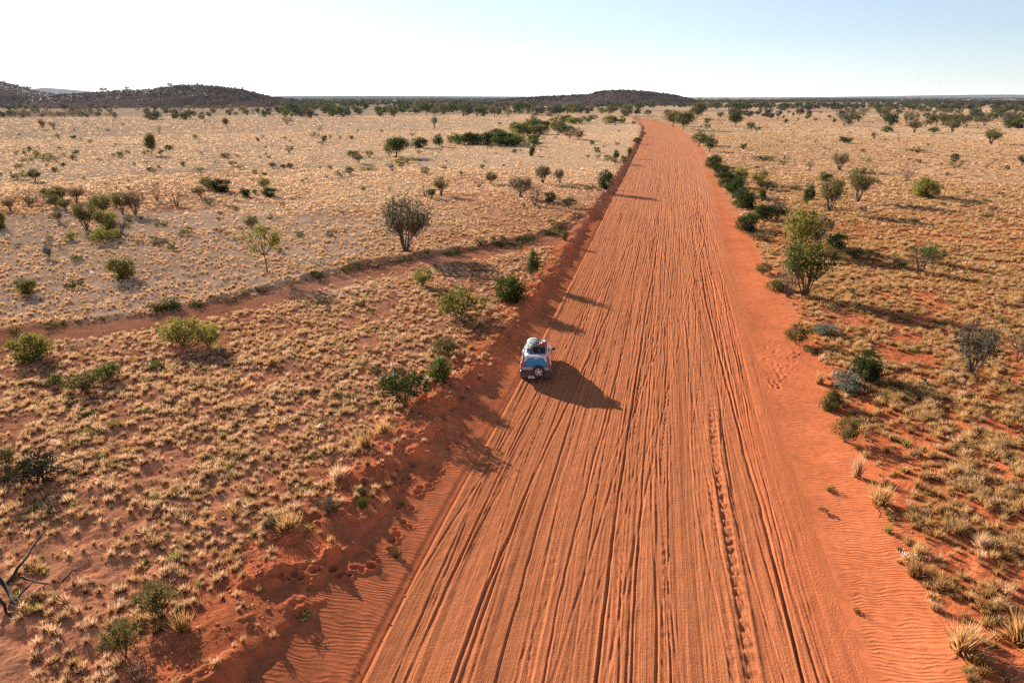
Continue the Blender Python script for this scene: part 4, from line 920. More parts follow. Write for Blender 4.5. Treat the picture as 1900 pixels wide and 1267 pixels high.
TUFT_O = [tuft(300 + k, nb=26, width=.03, spread=.6) for k in range(3)]
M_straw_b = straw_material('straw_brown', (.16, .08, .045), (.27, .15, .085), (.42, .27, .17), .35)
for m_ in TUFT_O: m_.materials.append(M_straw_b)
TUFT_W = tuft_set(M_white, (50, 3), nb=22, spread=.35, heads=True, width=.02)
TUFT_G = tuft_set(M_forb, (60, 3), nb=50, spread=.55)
CG = proto_collection("grass_source", TUFT_L + TUFT_R + TUFT_O + TUFT_W + TUFT_G + TUFT_P)   # 0-5 L, 6-11 R, 12-14 sparse, 15-17 white, 18-20 green
def wedge(n, r0, r1, g, half=42):
    th = np.radians(g.uniform(-half, half, n)); r = np.sqrt(g.uniform(r0 * r0, r1 * r1, n)); return r * np.sin(th), r * np.cos(th)
def grass_density(x, y):
    dl, dr, wl, wr = lateral(x, y); r = np.hypot(x, y)
    n = fbm(x, y, 5, 3, 71); n2 = fbm(x, y, 1.6, 2, 72)
    left = sstep(.95, 1.5, dl / wl + n * .35); right = sstep(.95, 1.35, dr / wr + n * .3)
    left = np.maximum(left, .16 * sstep(.45, .8, dl / wl + n * .3))
    d = left + right
    td = np.abs(track_dist(x, y)); d = d * np.where((r < 300) & (dl > 0), sstep(.9, 2.5, td + n * 1.6), 1)
    gx, gy, _ = ray(130, 470, .5)
    g = np.exp(-(((x - gx) / 40) ** 2 + ((y - gy - 3) / 26) ** 2)) * 1.6
    d = d * (1 - .68 * sstep(.4, .85, g + n * .7) * (dl > 5))
    left_clear = .12 + 1.5 * (n2 + .5) ** 1.3 + .5 * vn(x / .55, y / .55, 74)
    left_clear = np.where((dr > 0) & (r < 42), left_clear * (.50 + .5 * sstep(.9, 2.6, dr / wr)), left_clear)
    return d * np.clip(left_clear, .05, 1), dl, dr
def build_grass():
    g = np.random.default_rng(5)
    P_, S_, R_, I_ = [], [], [], []; big = []
    for (r0, r1, dens, smin, smax) in [(14, 45, 29, .09, .41), (45, 90, 21.0, .11, .37), (90, 160, 6.5, .16, .40), (160, 330, 1.0, .18, .40), (330, 650, .10, .3, .7)]:
        area = (r1 * r1 - r0 * r0) / 2 * math.radians(84); n = int(area * dens)
        x, y = wedge(n, r0, r1, g); d, dl, dr = grass_density(x, y)
        k = g.random(n) < d; x, y, dl, dr = x[k], y[k], dl[k], dr[k]; n = len(x)
        s = smin + (smax - smin) * g.random(n) ** 2.0
        right = dr > 0
        s = s * np.where(right, 1.25, 1.0)
        # thin the right near field into separate tussocks
        keep = ~(right & (s < smin + .05) & (g.random(n) < .5)); x, y, s, right = x[keep], y[keep], s[keep], right[keep]; n = len(x)
        z = height(x, y)
        idx = np.where(right, 6 + g.integers(0, 6, n), g.integers(0, 6, n))
        mixr = g.random(n); idx = np.where(right & (mixr < .18), g.integers(0, 6, n), idx); idx = np.where(~right & (mixr < .14), 6 + g.integers(0, 6, n), idx)
        small = (s < smin + .10); idx = np.where(small & (g.random(n) < .7), 12 + g.integers(0, 3, n), idx)
        wpatch = fbm(x, y, 6, 2, 91) > .33
        q = g.random(n); idx = np.where((q < .002) | (wpatch & (q < .03)), 15 + g.integers(0, 3, n), idx); idx = np.where((q > .97), 18 + g.integers(0, 3, n), idx)
        pf = sstep(60, 190, np.hypot(x, y) + 40 * fbm(x, y, 30, 2, 17)); idx = np.where(~right & (g.random(n) < pf) & (idx < 15), 21 + g.integers(0, 4, n), idx); idx = np.where(right & (g.random(n) < pf * .45) & (idx < 15), 21 + g.integers(0, 4, n), idx)
        wd = s * g.uniform(.75, 1.35, n)
        if r0 >= 160: wd = wd * 1.6
        P_.append(np.stack([x, y, z], 1)); S_.append(np.stack([wd, wd, s], 1)); I_.append(idx)
        R_.append(np.stack([g.normal(0, .10, n), g.normal(0, .10, n), g.uniform(0, 6.28, n)], 1))
    P_, S_, R_, I_ = map(np.concatenate, (P_, S_, R_, I_))
    # the tussocks that show largest become objects of their own
    r = np.linalg.norm(P_ - np.array([0, 0, H_CAM]), axis=1)
    zc = P_[:, 1] * math.cos(PITCH) + (H_CAM - P_[:, 2]) * math.sin(PITCH); uu = 950 + P_[:, 0] / zc * FPX
    vv = 633.5 + FPX * ((H_CAM - P_[:, 2]) * math.cos(PITCH) - P_[:, 1] * math.sin(PITCH)) / zc
    app = S_[:, 2] * (S_[:, 0] + .2) / r ** 2 * (I_ < 12); app[(uu < 5) | (uu > 1895) | (vv < 0) | (vv > 1262)] = 0
    order = np.argsort(-app)[:270]; mask = np.ones(len(P_), bool); mask[order] = False
    allm = TUFT_L + TUFT_R
    for i in order:
        o = bpy.data.objects.new('grass_tussock', allm[I_[i]]); COL.objects.link(o)
        o.location = P_[i]; o.rotation_euler = R_[i]; o.scale = S_[i]
        tone = 'golden' if I_[i] >= 6 else 'pale straw'; wd_ = 'wide' if S_[i][0] > S_[i][2] * 1.1 else 'upright'
        if P_[i][0] < 5:
            dl1 = (xl(P_[i][1]) - P_[i][0]) / wlf(P_[i][1])
            where = 'along the crest of the left bank' if dl1 < 1.6 else ('in the near-left corner' if vv[i] > 1000 else 'in the dry field left of the road')
            tag(o, f"{wd_} {tone} tussock {where}", 'grass tussock', 'tussocks left of the road')
        else:
            dr1 = (P_[i][0] - xr(P_[i][1])) / wrf(P_[i][1])
            where = 'at the edge of the rippled sand' if dr1 < 1.6 else ('on red sand in the lower right' if vv[i] > 900 else 'on red soil right of the road')
            tag(o, f"{wd_} {tone} tussock {where}", 'grass tussock', 'tussocks right of the road')
    print("grass", mask.sum())
    scatter("dry_grass", P_[mask], S_[mask], R_[mask], I_[mask], CG, "dry straw grass covering the plain on both sides of the road")
build_grass()

# tussocks that can be told apart
def tussock(u, v, hpx, wpx, kind, lab, dense=260):
    x, y, z, t = at(u, v); h = px_h(u, v, hpx, t); w = wpx / FPX * t / 1.15
    me = tuft(int(u * 7 + v), nb=dense, width=.016, spread=.50, droop=.35); me.materials.append({'r': M_straw_r, 'l': M_straw_l, 'g': M_forb}[kind])
    o = add_obj('grass_tussock', me); o.location = (x, y, z); o.scale = (w, w, h); o.rotation_euler = (0, 0, u)
    tag(o, lab, 'grass tussock')
tussock(1785, 1207, 62, 72, 'r', "big golden tussock on bare red sand at the lower right with a long shadow")
tussock(1893, 1192, 64, 72, 'r', "big golden tussock cut by the photo's right edge")
tussock(1698, 1068, 36, 44, 'r', "squat golden tussock at the sand's edge above the lone big one")
tussock(1632, 936, 48, 52, 'r', "broad golden tussock at the tip of the vegetation beside rippled sand")
tussock(1742, 1096, 34, 28, 'r', "tall thin double tussock right of the squat golden one")
tussock(1703, 1032, 30, 28, 'r', "upright golden tussock directly above the squat one")
tussock(1848, 1128, 26, 22, 'l', "small pale tussock left above the edge-cut golden tussock")
tussock(1818, 1018, 36, 26, 'l', "tall pale seed-headed tussock on red sand in the lower right")
tussock(1778, 992, 30, 26, 'r', "bright yellow tussock with a long thin shadow in the lower right")
tussock(1590, 885, 52, 22, 'l', "pale drooping tussock on the sand's edge above the broad golden one")
tussock(1520, 712, 30, 24, 'r', "yellow-green tussock standing forward on the sand near the dark bushes", 160)
tussock(341, 1178, 54, 44, 'r', "orange-brown tussock with a black shadow in the lower left")
tussock(535, 990, 44, 56, 'r', "wide brown tussock on the crest of the left bank")
tussock(630, 895, 42, 34, 'l', "tall straw tussock at the edge of the left bank")
tussock(678, 835, 44, 30, 'r', "tall golden tussock on the crest of the left bank")
tussock(712, 808, 36, 36, 'r', "bushy golden tussock right beside the tall one on the left bank")
tussock(505, 680, 26, 26, 'r', "orange tussock in the near-left grass")
tussock(890, 612, 28, 26, 'r', "orange-brown tussock at the field's edge below the round green bush", 160)

# ---------------------------------------------------------------- far woodland, hill scrub and rocks
FT = [far_mesh(f, c, k) for k, (f, c) in enumerate([('tree', 'fardark'), ('round', 'fardark'), ('tree', 'farbrown'), ('round', 'farbrown'), ('round', 'olive'), ('tree', 'fardark')])]
CT = proto_collection("tree_source", FT)
def far_trees():
    g = np.random.default_rng(9); P_, S_, I_ = [], [], []
    def addpts(x, y, z, h, asp):
        n = len(x); w = h * asp
        P_.append(np.stack([x, y, z - .05], 1)); S_.append(np.stack([w, w, h], 1)); I_.append(g.integers(0, 6, n))
    x, y = wedge(60000, 560, 1300, g, 41)
    n1 = fbm(x, y, 200, 3, 101) + .6 * fbm(x, y, 45, 2, 102)
    den = sstep(-.12, .42, n1) * .42
    u = 950 + x / (y * math.cos(PITCH)) * FPX * .94
    den = den * np.where((y < 820) & (u < 520), .06, 1) * np.where((y < 950) & (u > 1190) & (u < 1330), .3, 1)
    k = g.random(len(x)) < den * .12; x, y = x[k], y[k]; addpts(x, y, height(x, y, False), g.uniform(2.5, 6.5, len(x)), g.uniform(.8, 1.5, len(x)))
    x, y = wedge(120000, 1300, 3200, g, 41)
    n1 = fbm(x, y, 320, 3, 103) + .6 * fbm(x, y, 90, 2, 104)
    k = g.random(len(x)) < sstep(-.1, .4, n1) * .11; x, y = x[k], y[k]; addpts(x, y, height(x, y, False), g.uniform(4, 8, len(x)), g.uniform(1.0, 2.0, len(x)))
    x, y = wedge(60000, 3200, 8500, g, 41)
    n1 = fbm(x, y, 700, 3, 105)
    k = g.random(len(x)) < sstep(-.1, .4, n1) * .16; x, y = x[k], y[k]; addpts(x, y, height(x, y, False), g.uniform(4, 8, len(x)), g.uniform(3, 6, len(x)))
    P = np.concatenate(P_); S = np.concatenate(S_); I = np.concatenate(I_); n = len(P)
    print("far trees", n)
    scatter("distant_woodland", P, S, np.stack([np.zeros(n), np.zeros(n), g.uniform(0, 6.28, n)], 1), I, CT, "dark trees spread over the plain to the horizon")
    P = np.concatenate(hillpts); n = len(P); h = g.uniform(1.0, 2.6, n); w = h * g.uniform(1.2, 2.2, n); P[:, 2] -= 2.2
    P = P[:]; P[:, 2] -= .3
    scatter("hillside_scrub", P, np.stack([w, w, h], 1), np.stack([np.zeros(n), np.zeros(n), g.uniform(0, 6.28, n)], 1), g.choice([0, 2, 3, 3, 2, 3], n), CT, "dark scrub growing over the hills")
    # rock outcrops
    rocks = []
    m = solid("pale_rock", (.42, .33, .27), .9, var=.3, scale=1.5)
    for k in range(4):
        gg = np.random.default_rng(800 + k); d = gg.normal(size=(16, 3)); d /= np.linalg.norm(d, axis=1)[:, None]; d *= gg.uniform(.35, .6, (16, 1)); d[:, 2] *= .7
        import bmesh
        bm = bmesh.new()
        for q in d: bm.verts.new(q)
        bmesh.ops.convex_hull(bm, input=bm.verts); me = bpy.data.meshes.new("rock"); bm.to_mesh(me); bm.free(); me.materials.append(m); rocks.append(me)
    CR = proto_collection("rock_source", rocks)
    P = np.concatenate([sA(3200, -.9, -.15, -300, 190), sB(500, -.7, -.2, 100, 420)]); n = len(P); s = g.uniform(1.2, 4.0, n); P[:, 2] -= 2.0
    scatter("hillside_rocks", P, np.stack([s * g.uniform(1, 2, n), s * 1.2, s], 1), np.stack([g.uniform(-.3, .3, n), g.uniform(-.3, .3, n), g.uniform(0, 6.28, n)], 1), g.integers(0, 4, n), CR, "pale rocks breaking out of the hillsides")
far_trees()
def clods():
    import bmesh
    g = np.random.default_rng(77); m = solid("red_clod", (.40, .12, .055), .95, var=.25, scale=4); ms = []
    for k in range(4):
        d = g.normal(size=(12, 3)); d /= np.linalg.norm(d, axis=1)[:, None]; d *= g.uniform(.35, .55, (12, 1)); d[:, 2] *= .8
        bm = bmesh.new()
        for q in d: bm.verts.new(q)
        bmesh.ops.convex_hull(bm, input=bm.verts); me = bpy.data.meshes.new("clod"); bm.to_mesh(me); bm.free(); me.materials.append(m); ms.append(me)
    x, y = wedge(90000, 13, 75, g, 40); dl, dr, wl, wr = lateral(x, y); f = dl / wl
    n = fbm(x, y, 1.3, 3, 111) + .5 * fbm(x, y, 5, 2, 112)
    p = sstep(.40, .65, f) * (1 - sstep(1.05, 1.5, f)) * sstep(-.05, .35, n) * .9 + sstep(1.0, 1.4, f) * .05 + (dr / wr > 1.0) * .03 + (np.abs(dl + .05) < .18) * .08
    k = g.random(len(x)) < p; x, y = x[k], y[k]; n = len(x); s_ = .03 + .11 * g.random(n) ** 2.5
    CC = proto_collection("clod_source", ms)
    scatter("loose_clods", np.stack([x, y, height(x, y) + s_ * .15], 1), np.stack([s_ * g.uniform(1, 1.9, n), s_ * 1.2, s_], 1), np.stack([g.uniform(-.4, .4, n), g.uniform(-.4, .4, n), g.uniform(0, 6.28, n)], 1), g.integers(0, 4, n), CC, "crumbled red clods along the roadside banks")
    print("clods", n)
clods()
# single trees that stand out on the ridge lines
def ridge_tree(u, v, hpx, wpx, D, lab, c='dark'):
    z = H_CAM + (180 - v) / FPX * D - 1.0; h = hpx / FPX * D + 1.0; w = wpx / FPX * D
    o = bpy.data.objects.new('ridge_tree', far_mesh('tree', c, int(u))); COL.objects.link(o)
    o.location = ((u - 950) / FPX * D, D, z); o.scale = (w, w, h); tag(o, lab, 'tree')
for a in [(20, 150, 5, 9, 1400, "tree on the top of the rocky hill at the far left"), (85, 165, 6, 16, 1400, "left one of two bushy trees on the rocky hill's right shoulder"), (107, 169, 7, 18, 1400, "right one of two bushy trees on the rocky hill's right shoulder"),
          (238, 170, 5, 14, 1230, "wide tree on the saddle between the two left hills"), (355, 163, 6, 9, 1230, "tree on the scrubby hill's left shoulder"), (404, 161, 4, 5, 1230, "tiny tree on the summit of the scrubby hill"),
          (481, 168, 5, 4, 1230, "lone tiny tree on the scrubby hill's right slope"), (280, 167, 4, 8, 1230, "small tree on the crest left of the scrubby hill's shoulder")]:
    ridge_tree(*a)

# ---------------------------------------------------------------- dead timber
def branchwork(name, lab, runs, cat='dead branch'):
    """runs: list of pixel polylines with heights above ground (u, v, lift m) and radius"""
    G = Geo()
    base = None
    for pts, r in runs:
        w = []
        for (u, v, lift) in pts:
            x, y, z, t = at(u, v); k = lift / (H_CAM - z)     # lift towards the camera along the sight line
            w.append((x * (1 - k), y * (1 - k), z + lift))
        w = np.array(w)
        if base is None: base = w[0].copy()
        q = []
        for a, b in zip(w[:-1], w[1:]):
            for s in range(4): q.append(a + (b - a) * s / 4 + rng.normal(0, r * .6, 3))
        q.append(w[-1]); q = np.array(q) - base; r *= 1.4
        G.add(*tube(q, np.linspace(r, r * .3, len(q)), 6))
    o = add_obj(name, G.mesh(name, True), M_dead); o.location = base; tag(o, lab, cat); return o
branchwork('fallen_branch', "long dark fallen branches reaching in from the left edge", [([(8, 1090, .3), (40, 1045, .7), (82, 985, 1.0)], .05), ([(-15, 1040, .9), (15, 1100, .35), (40, 1140, .1)], .07), ([(-10, 1100, .5), (10, 1130, .15), (28, 1155, .05)], .05), ([(20, 1120, .2), (60, 1080, .35), (95, 1085, .1)], .03), ([(40, 1135, .1), (75, 1135, .12), (110, 1130, .05)], .03), ([(115, 1080, .1), (135, 1058, .3), (150, 1050, .15)], .025), ([(38, 1070, .3), (60, 1077, .2), (92, 1082, .05)], .03)])
branchwork('dead_branch', "bare forked branches standing behind the dark ragged bush", [([(738, 745, .0), (733, 700, .9), (728, 672, 1.4)], .045), ([(736, 715, .6), (715, 690, .8), (708, 685, .9)], .03), ([(734, 705, .8), (742, 690, 1.1), (738, 670, 1.5)], .03), ([(705, 705, .1), (725, 690, .4), (735, 705, .3)], .04), ([(733, 700, .9), (722, 676, 1.2), (720, 668, 1.4)], .02)])
branchwork('dead_branch', "stray branches spreading over the black dead heap", [([(80, 905, 0), (78, 870, .5), (84, 838, 1.1)], .04), ([(78, 875, .5), (105, 845, .6), (140, 850, .3)], .025), ([(80, 880, .4), (110, 866, .5), (148, 875, .2)], .03), ([(78, 880, .4), (50, 885, .4), (33, 895, .1)], .025), ([(80, 870, .5), (70, 850, .9), (76, 835, 1.1)], .02)])
branchwork('fallen_log', "short black burnt stump among tussocks near the right edge", [([(1722, 722, .0), (1716, 706, .3), (1710, 700, .5)], .07), ([(1718, 715, .1), (1728, 722, .12), (1740, 728, .05)], .05)], 'log')
branchwork('dead_branch', "arching dead branch over the dark bush pair on grey soil", [([(392, 352, 0), (388, 338, 1.2), (374, 333, 1.7), (368, 340, 1.0)], .06), ([(390, 345, .6), (394, 335, 1.2), (392, 330, 1.6)], .04)])
branchwork('fallen_log', "pile of fallen grey timber on the pale plain before the scrubby hill", [([(465, 212, .4), (500, 209, 1.4), (560, 218, .2)], .18), ([(480, 222, .1), (474, 208, 2.0), (470, 204, 2.6)], .12), ([(505, 215, .3), (530, 208, 1.6), (545, 212, .6)], .16), ([(495, 220, .1), (486, 207, 1.5), (498, 203, 2.4)], .12)], 'log')
branchwork('fallen_log', "dead leaning timber on the pale plain right of the log pile", [([(598, 232, .1), (588, 222, 1.6), (580, 214, 2.6)], .16), ([(590, 224, 1.2), (600, 221, 1.8), (606, 226, .8)], .1)], 'log')

# ---------------------------------------------------------------- the car
M_paint = solid("white_paint", (.60, .63, .68), .28, spec=.5, coat=.6, var=.03)
M_dust_shaded = solid("shaded_dusty_tailgate_paint", (.40, .31, .29), .5, spec=.3, var=.15)  # dusty tone, with the tailgate's shade and red ground bounce painted in
M_clad = solid("dark_plastic", (.035, .038, .045), .55, var=.15)
M_glass = solid("tinted_glass", (.008, .02, .035), .04, spec=.9, coat=1.0, var=.05)
M_rear_glass = solid("rear_glass_painted_sky", (.03, .20, .34), .12, spec=.8, coat=1.0, var=.08)  # blue base colour paints in the sky mirrored by the rear window
M_navy = solid("navy_roof_overlay", (.012, .03, .08), .25, spec=.6, coat=.5, var=.1)
M_tail = solid("red_lamp", (.30, .006, .008), .3, spec=.4, coat=.2, var=.05)
M_tyre = solid("tyre_rubber", (.03, .022, .02), .85, var=.2)
M_rim = solid("alloy", (.60, .60, .62), .45, metal=0.0, var=.06)
M_metal = solid("rack_metal", (.10, .10, .105), .4, metal=.7, var=.05)
M_plate = solid("plate_white", (.62, .64, .72), .4, var=.04)
M_plate_t = solid("plate_blue", (.05, .08, .25), .5, var=.04)
M_canvas = solid("pale_canvas", (.27, .30, .26), .8, var=.12, scale=3)
M_strap = solid("strap_black", (.03, .03, .03), .8)
M_redcan = solid("red_plastic", (.35, .015, .02), .45, var=.1)
M_crate = solid("crate_grey_green", (.16, .20, .17), .6, var=.15)
M_yel = solid("yellow_rope", (.65, .50, .12), .7)
M_black = solid("black_bag", (.02, .02, .025), .8, var=.2)
def box_geo(G, c, s, bev=.0):
    x, y, z = np.array(s) / 2; b = min(bev, x, y, z)
    if b <= 0:
        v = np.array([(sx * x, sy * y, sz * z) for sz in (-1, 1) for sy in (-1, 1) for sx in (-1, 1)]) + np.array(c)
        G.add(v, np.array([(0, 2, 3, 1), (4, 5, 7, 6), (0, 1, 5, 4), (2, 6, 7, 3), (0, 4, 6, 2), (1, 3, 7, 5)])); return
    rings = []
    def ring(z_, ins):
        X, Y = x - ins, y - ins; k = b * .6
        return [(X - k, -Y, z_), (X, -Y + k, z_), (X, Y - k, z_), (X - k, Y, z_), (-X + k, Y, z_), (-X, Y - k, z_), (-X, -Y + k, z_), (-X + k, -Y, z_)]
    for (z_, ins) in ((-z, b), (-z + b, 0), (z - b, 0), (z, b)): rings += ring(z_, ins)
    v = np.array(rings) + np.array(c); G.add(v, grid_faces(4, 8, True)); 
    G.add(v[:8][::-1], np.arange(8)[None, :]); G.add(v[24:], np.arange(8)[None, :])
def loft(rings):
    v = np.array(rings, float); n, m = v.shape[:2]; G = Geo(); vv = v.reshape(-1, 3)
    G.add(vv, grid_faces(n, m, True)); G.add(v[0][::-1], np.arange(m)[None, :]); G.add(v[-1], np.arange(m)[None, :]); return G
def part(name, G, m, parent, smooth=False, loc=None):
    o = add_obj(name, G.mesh(name, smooth), m, parent)
    if loc is not None: o.location = loc
    return o
def quadpatch(p, off):
    p = np.array(p, float); n = np.cross(p[1] - p[0], p[2] - p[1]); n /= np.linalg.norm(n); G = Geo()
    q = p + n * off; b = p - n * .01
    k = len(p); v = np.concatenate([q, b]); G.add(v, np.arange(k)[None, :])
    G.add(v, np.array([(i, i + k, (i + 1) % k + k, (i + 1) % k) for i in range(k)])); return G
def build_car():
    u, v = 993, 712
    x, y, z, t = at(u, v)
    car = empty('parked_car', (x, y, z + .015), R(CAR_RZ)); tag(car, "white off-road car with rear spare wheel and loaded roof rack on the sand road", 'car')
    W = .89; L = 4.55
    # lower body: stations rear -> front;  (y, half width, sill z, belt z)
    stn = [(.06, .80, .42, .96), (.14, .86, .34, 1.00), (.5, .885, .30, 1.01), (1.4, .89, .29, 1.0), (2.4, .89, .29, .99), (3.3, .885, .29, .97), (3.9, .87, .30, .92), (4.3, .82, .34, .84), (4.5, .70, .42, .70)]
    rings = []
    for (yy, w, zs, zb) in stn:
        half = [(w * .88, zs), (w * .97, zs + .08), (w, (zs + zb) / 2 - .03), (w * .985, zb - .14), (w * .95, zb - .03), (w * .88, zb)]
        rings.append([(a, yy, b) for a, b in half] + [(-a, yy, b) for a, b in half[::-1]])
    b = part('body', loft(rings), M_paint, car, True)
    md = b.modifiers.new('e', 'EDGE_SPLIT'); md.split_angle = R(35)
    # cabin
    def cab(ins=0.0): pass
    cb = [(.12, .80, .97), (.45, .61, 1.60), (1.2, .64, 1.665), (2.3, .64, 1.66), (2.75, .62, 1.60), (3.55, .78, .95)]
    belt = [(.12, .80), (.5, .83), (1.4, .835), (2.4, .83), (3.0, .82), (3.55, .79)]
    top = [(.42, .60, 1.58), (.75, .635, 1.645), (1.4, .645, 1.66), (2.1, .64, 1.655), (2.55, .63, 1.625), (2.78, .61, 1.575)]
    G = Geo(); rr = []
    for (yb, wb), (yt, wt, zt) in zip(belt, top):
        rr.append([(wb, yb, .96), (wb * .45 + wt * .55 + .02, (yb + yt) / 2, 1.28), (wt + .015, yt, zt - .05), (wt - .07, yt, zt), (0, yt, zt + .02), (-wt + .07, yt, zt), (-wt - .015, yt, zt - .05), (-(wb * .45 + wt * .55 + .02), (yb + yt) / 2, 1.28), (-wb, yb, .96)])
    c = part('cabin', loft(rr), M_paint, car, True); md = c.modifiers.new('e', 'EDGE_SPLIT'); md.split_angle = R(30)
    # windows
    def sidewin(y0b, y1b, y0t, y1t, s):
        def P(yy, f):
            k = f; wb = np.interp(yy, [p[0] for p in belt], [p[1] for p in belt]); wt = np.interp(yy, [p[0] for p in top], [p[1] for p in top]) + .015
            zt = np.interp(yy, [p[0] for p in top], [p[2] for p in top]) - .05
            m = (wb * .45 + wt * .55 + .02) if 0 else None
            w_ = wb + (wt - wb) * k + .02 * math.sin(math.pi * k) + .006; return (s * w_, yy, .96 + (zt - .96) * k)
        p = [P(y0b, .10), P(y1b, .10), P(y1t, .90), P(y0t, .90)]
        if s < 0: p = p[::-1]
        return quadpatch(p, .008)
    for s in (1, -1):
        part('side_window', sidewin(.42, 1.12, .62, 1.12, s), M_glass, car)
        part('side_window', sidewin(1.2, 2.02, 1.2, 2.02, s), M_glass, car)
        part('side_window', sidewin(2.1, 3.15, 2.1, 2.62, s), M_glass, car)
    def rearp(x_, f, off=0.0): # point on the rear face plane
        yb, zb_, yt, zt = .12, .96, .42, 1.53; return (x_, yb + (yt - yb) * f - off, zb_ + (zt - zb_) * f)
    part('window_surround', quadpatch([rearp(-.70, .04, .004), rearp(.70, .04, .004), rearp(.56, 1.0, .004), rearp(-.56, 1.0, .004)], .012), M_clad, car)
    part('rear_window', quadpatch([rearp(-.60, .10, .018), rearp(.60, .10, .018), rearp(.57, .55, .018), rearp(.46, .86, .018), rearp(.12, .88, .018), rearp(.06, .78, .018), rearp(-.06, .78, .018), rearp(-.12, .88, .018), rearp(-.46, .86, .018), rearp(-.57, .55, .018)], .010), M_rear_glass, car)
    part('windscreen', quadpatch([(.66, 3.42, 1.03), (-.66, 3.42, 1.03), (-.54, 2.86, 1.53), (.54, 2.86, 1.53)], .02), M_glass, car)
    for s in (1, -1):
        G = Geo()
        pts = [(s * .80, .10, .80), (s * .80, .14, 1.02), (s * .73, .26, 1.28), (s * .66, .42, 1.56)]
        G.add(*tube(pts, [.075, .08, .06, .04], 6)); part('tail_lamp', G, M_tail, car, True)
    # tailgate panel, bumper, cladding
    G = Geo(); box_geo(G, (0, .045, .90), (1.42, .06, .17), .02); part('tailgate', G, M_dust_shaded, car)
    G = Geo(); box_geo(G, (0, .06, .60), (1.74, .27, .44), .05); part('rear_bumper', G, M_clad, car)
    for s in (1, -1):
        G = Geo(); box_geo(G, (s * .86, 2.2, .37), (.08, 2.0, .16), .02); part('side_cladding', G, M_clad, car)
        G = Geo(); box_geo(G, (s * .68, -.075, .50), (.16, .02, .05)); part('reflector', G, M_tail, car)
    G = Geo(); box_geo(G, (0, 4.45, .50), (1.6, .22, .3), .05); part('front_bumper', G, M_clad, car)
    G = Geo(); box_geo(G, (-.22, -.075, .43), (.37, .015, .12)); pl = part('number_plate', G, M_plate, car)
    G = Geo()
    for k in range(6): box_geo(G, (-.35 + .052 * k, -.086, .43), (.026, .006, .06))
    part('plate_characters', G, M_plate_t, pl)
    G = Geo(); G.add(*tube([(-.35, -.03, .32), (-.35, .3, .33)], [.03, .03], 8)); part('exhaust_pipe', G, M_metal, car)
    G = Geo(); G.add(*tube([rearp(0, .10, .05), rearp(.2, .2, .05), rearp(.42, .12, .05)], [.012, .01, .008], 5)); part('rear_wiper', G, M_clad, car)
    def wheel(loc, axis, parent, name, r=.34, w=.22):
        e = empty(name, loc); e.parent = parent
        if axis == 'y': e.rotation_euler = (0, 0, R(90))
        G = Geo(); prof = [(-w / 2, r * .62), (-w / 2, r * .93), (-w * .38, r), (w * .38, r), (w / 2, r * .93), (w / 2, r * .62)]
        a = np.arange(28) / 28 * 2 * math.pi
        v_ = np.array([[(px, rr_ * math.cos(q), rr_ * math.sin(q)) for px, rr_ in prof] for q in a]); n, m_ = v_.shape[:2]
        i = np.arange(n)[:, None]; j = np.arange(m_)[None, :]; G.add(v_.reshape(-1, 3), np.stack([i * m_ + j, i * m_ + (j + 1) % m_, ((i + 1) % n) * m_ + (j + 1) % m_, ((i + 1) % n) * m_ + j], -1).reshape(-1, 4))
        part('tyre', G, M_tyre, e, True)
        G = Geo()   # rim ring, hub and five spokes, both faces
        for sx in (-1, 1):
            ring_ = np.array([[(sx * w * .45, q_ * math.cos(b_), q_ * math.sin(b_)) for q_ in (r * .64, r * .55)] for b_ in a]).reshape(-1, 3)
            i = np.arange(28); G.add(ring_, np.stack([i * 2, i * 2 + 1, ((i + 1) % 28) * 2 + 1, ((i + 1) % 28) * 2], 1))
            hub = [(sx * w * .44, r * .16 * math.cos(b_), r * .16 * math.sin(b_)) for b_ in a]; G.add(hub, np.arange(28)[None, :])
            for k in range(5):
                b_ = k / 5 * 2 * math.pi + .3; d = np.array([0, math.cos(b_), math.sin(b_)]); p_ = np.array([0, -math.sin(b_), math.cos(b_)])
                X = np.array([sx * w * .46, 0, 0]); G.add([X + d * r * .1 - p_ * r * .10, X + d * r * .1 + p_ * r * .10, X + d * r * .6 + p_ * r * .07, X + d * r * .6 - p_ * r * .07], np.array([[0, 1, 2, 3]]))
        part('rim', G, M_rim, e)
        G = Geo(); disc = [(0, r * .62 * math.cos(b_), r * .62 * math.sin(b_)) for b_ in a]; G.add(disc, np.arange(28)[None, :]); part('brake_disc', G, M_clad, e)
        return e
    for sx in (1, -1):
        for yy in (.85, 3.5):
            wheel((sx * .79, yy, .34), 'x', car, 'wheel')
            G = Geo(); a = np.linspace(0, math.pi, 11); G.add(*tube([(sx * .875, yy + .40 * math.cos(q), .36 + .40 * math.sin(q)) for q in a], [.045] * 11, 6)); part('wheel_arch', G, M_clad, car, True)
    wheel((.20, -.12, .82), 'y', car, 'spare_wheel', .345, .23)
    for s in (1, -1):
        G = Geo(); box_geo(G, (s * 1.02, 2.98, 1.08), (.20, .11, .15), .04); mr = part('wing_mirror', G, M_clad, car)
        G = Geo(); box_geo(G, (s * 1.02, 2.922, 1.08), (.15, .008, .10)); part('mirror_glass', G, M_glass, mr)
        G = Geo(); box_geo(G, (s * .90, 3.0, 1.03), (.10, .05, .04)); part('mirror_arm', G, M_clad, mr)
        G = Geo(); G.add(*tube([(s * .60, .55, 1.66), (s * .61, .7, 1.72), (s * .61, 2.3, 1.72), (s * .60, 2.45, 1.66)], [.016] * 4, 6)); part('roof_rail', G, M_metal, car, True)
        for yy in (1.55, 2.5):
            G = Geo(); box_geo(G, (s * .895, yy - .5, .86), (.03, .16, .03)); part('door_handle', G, M_paint, car)
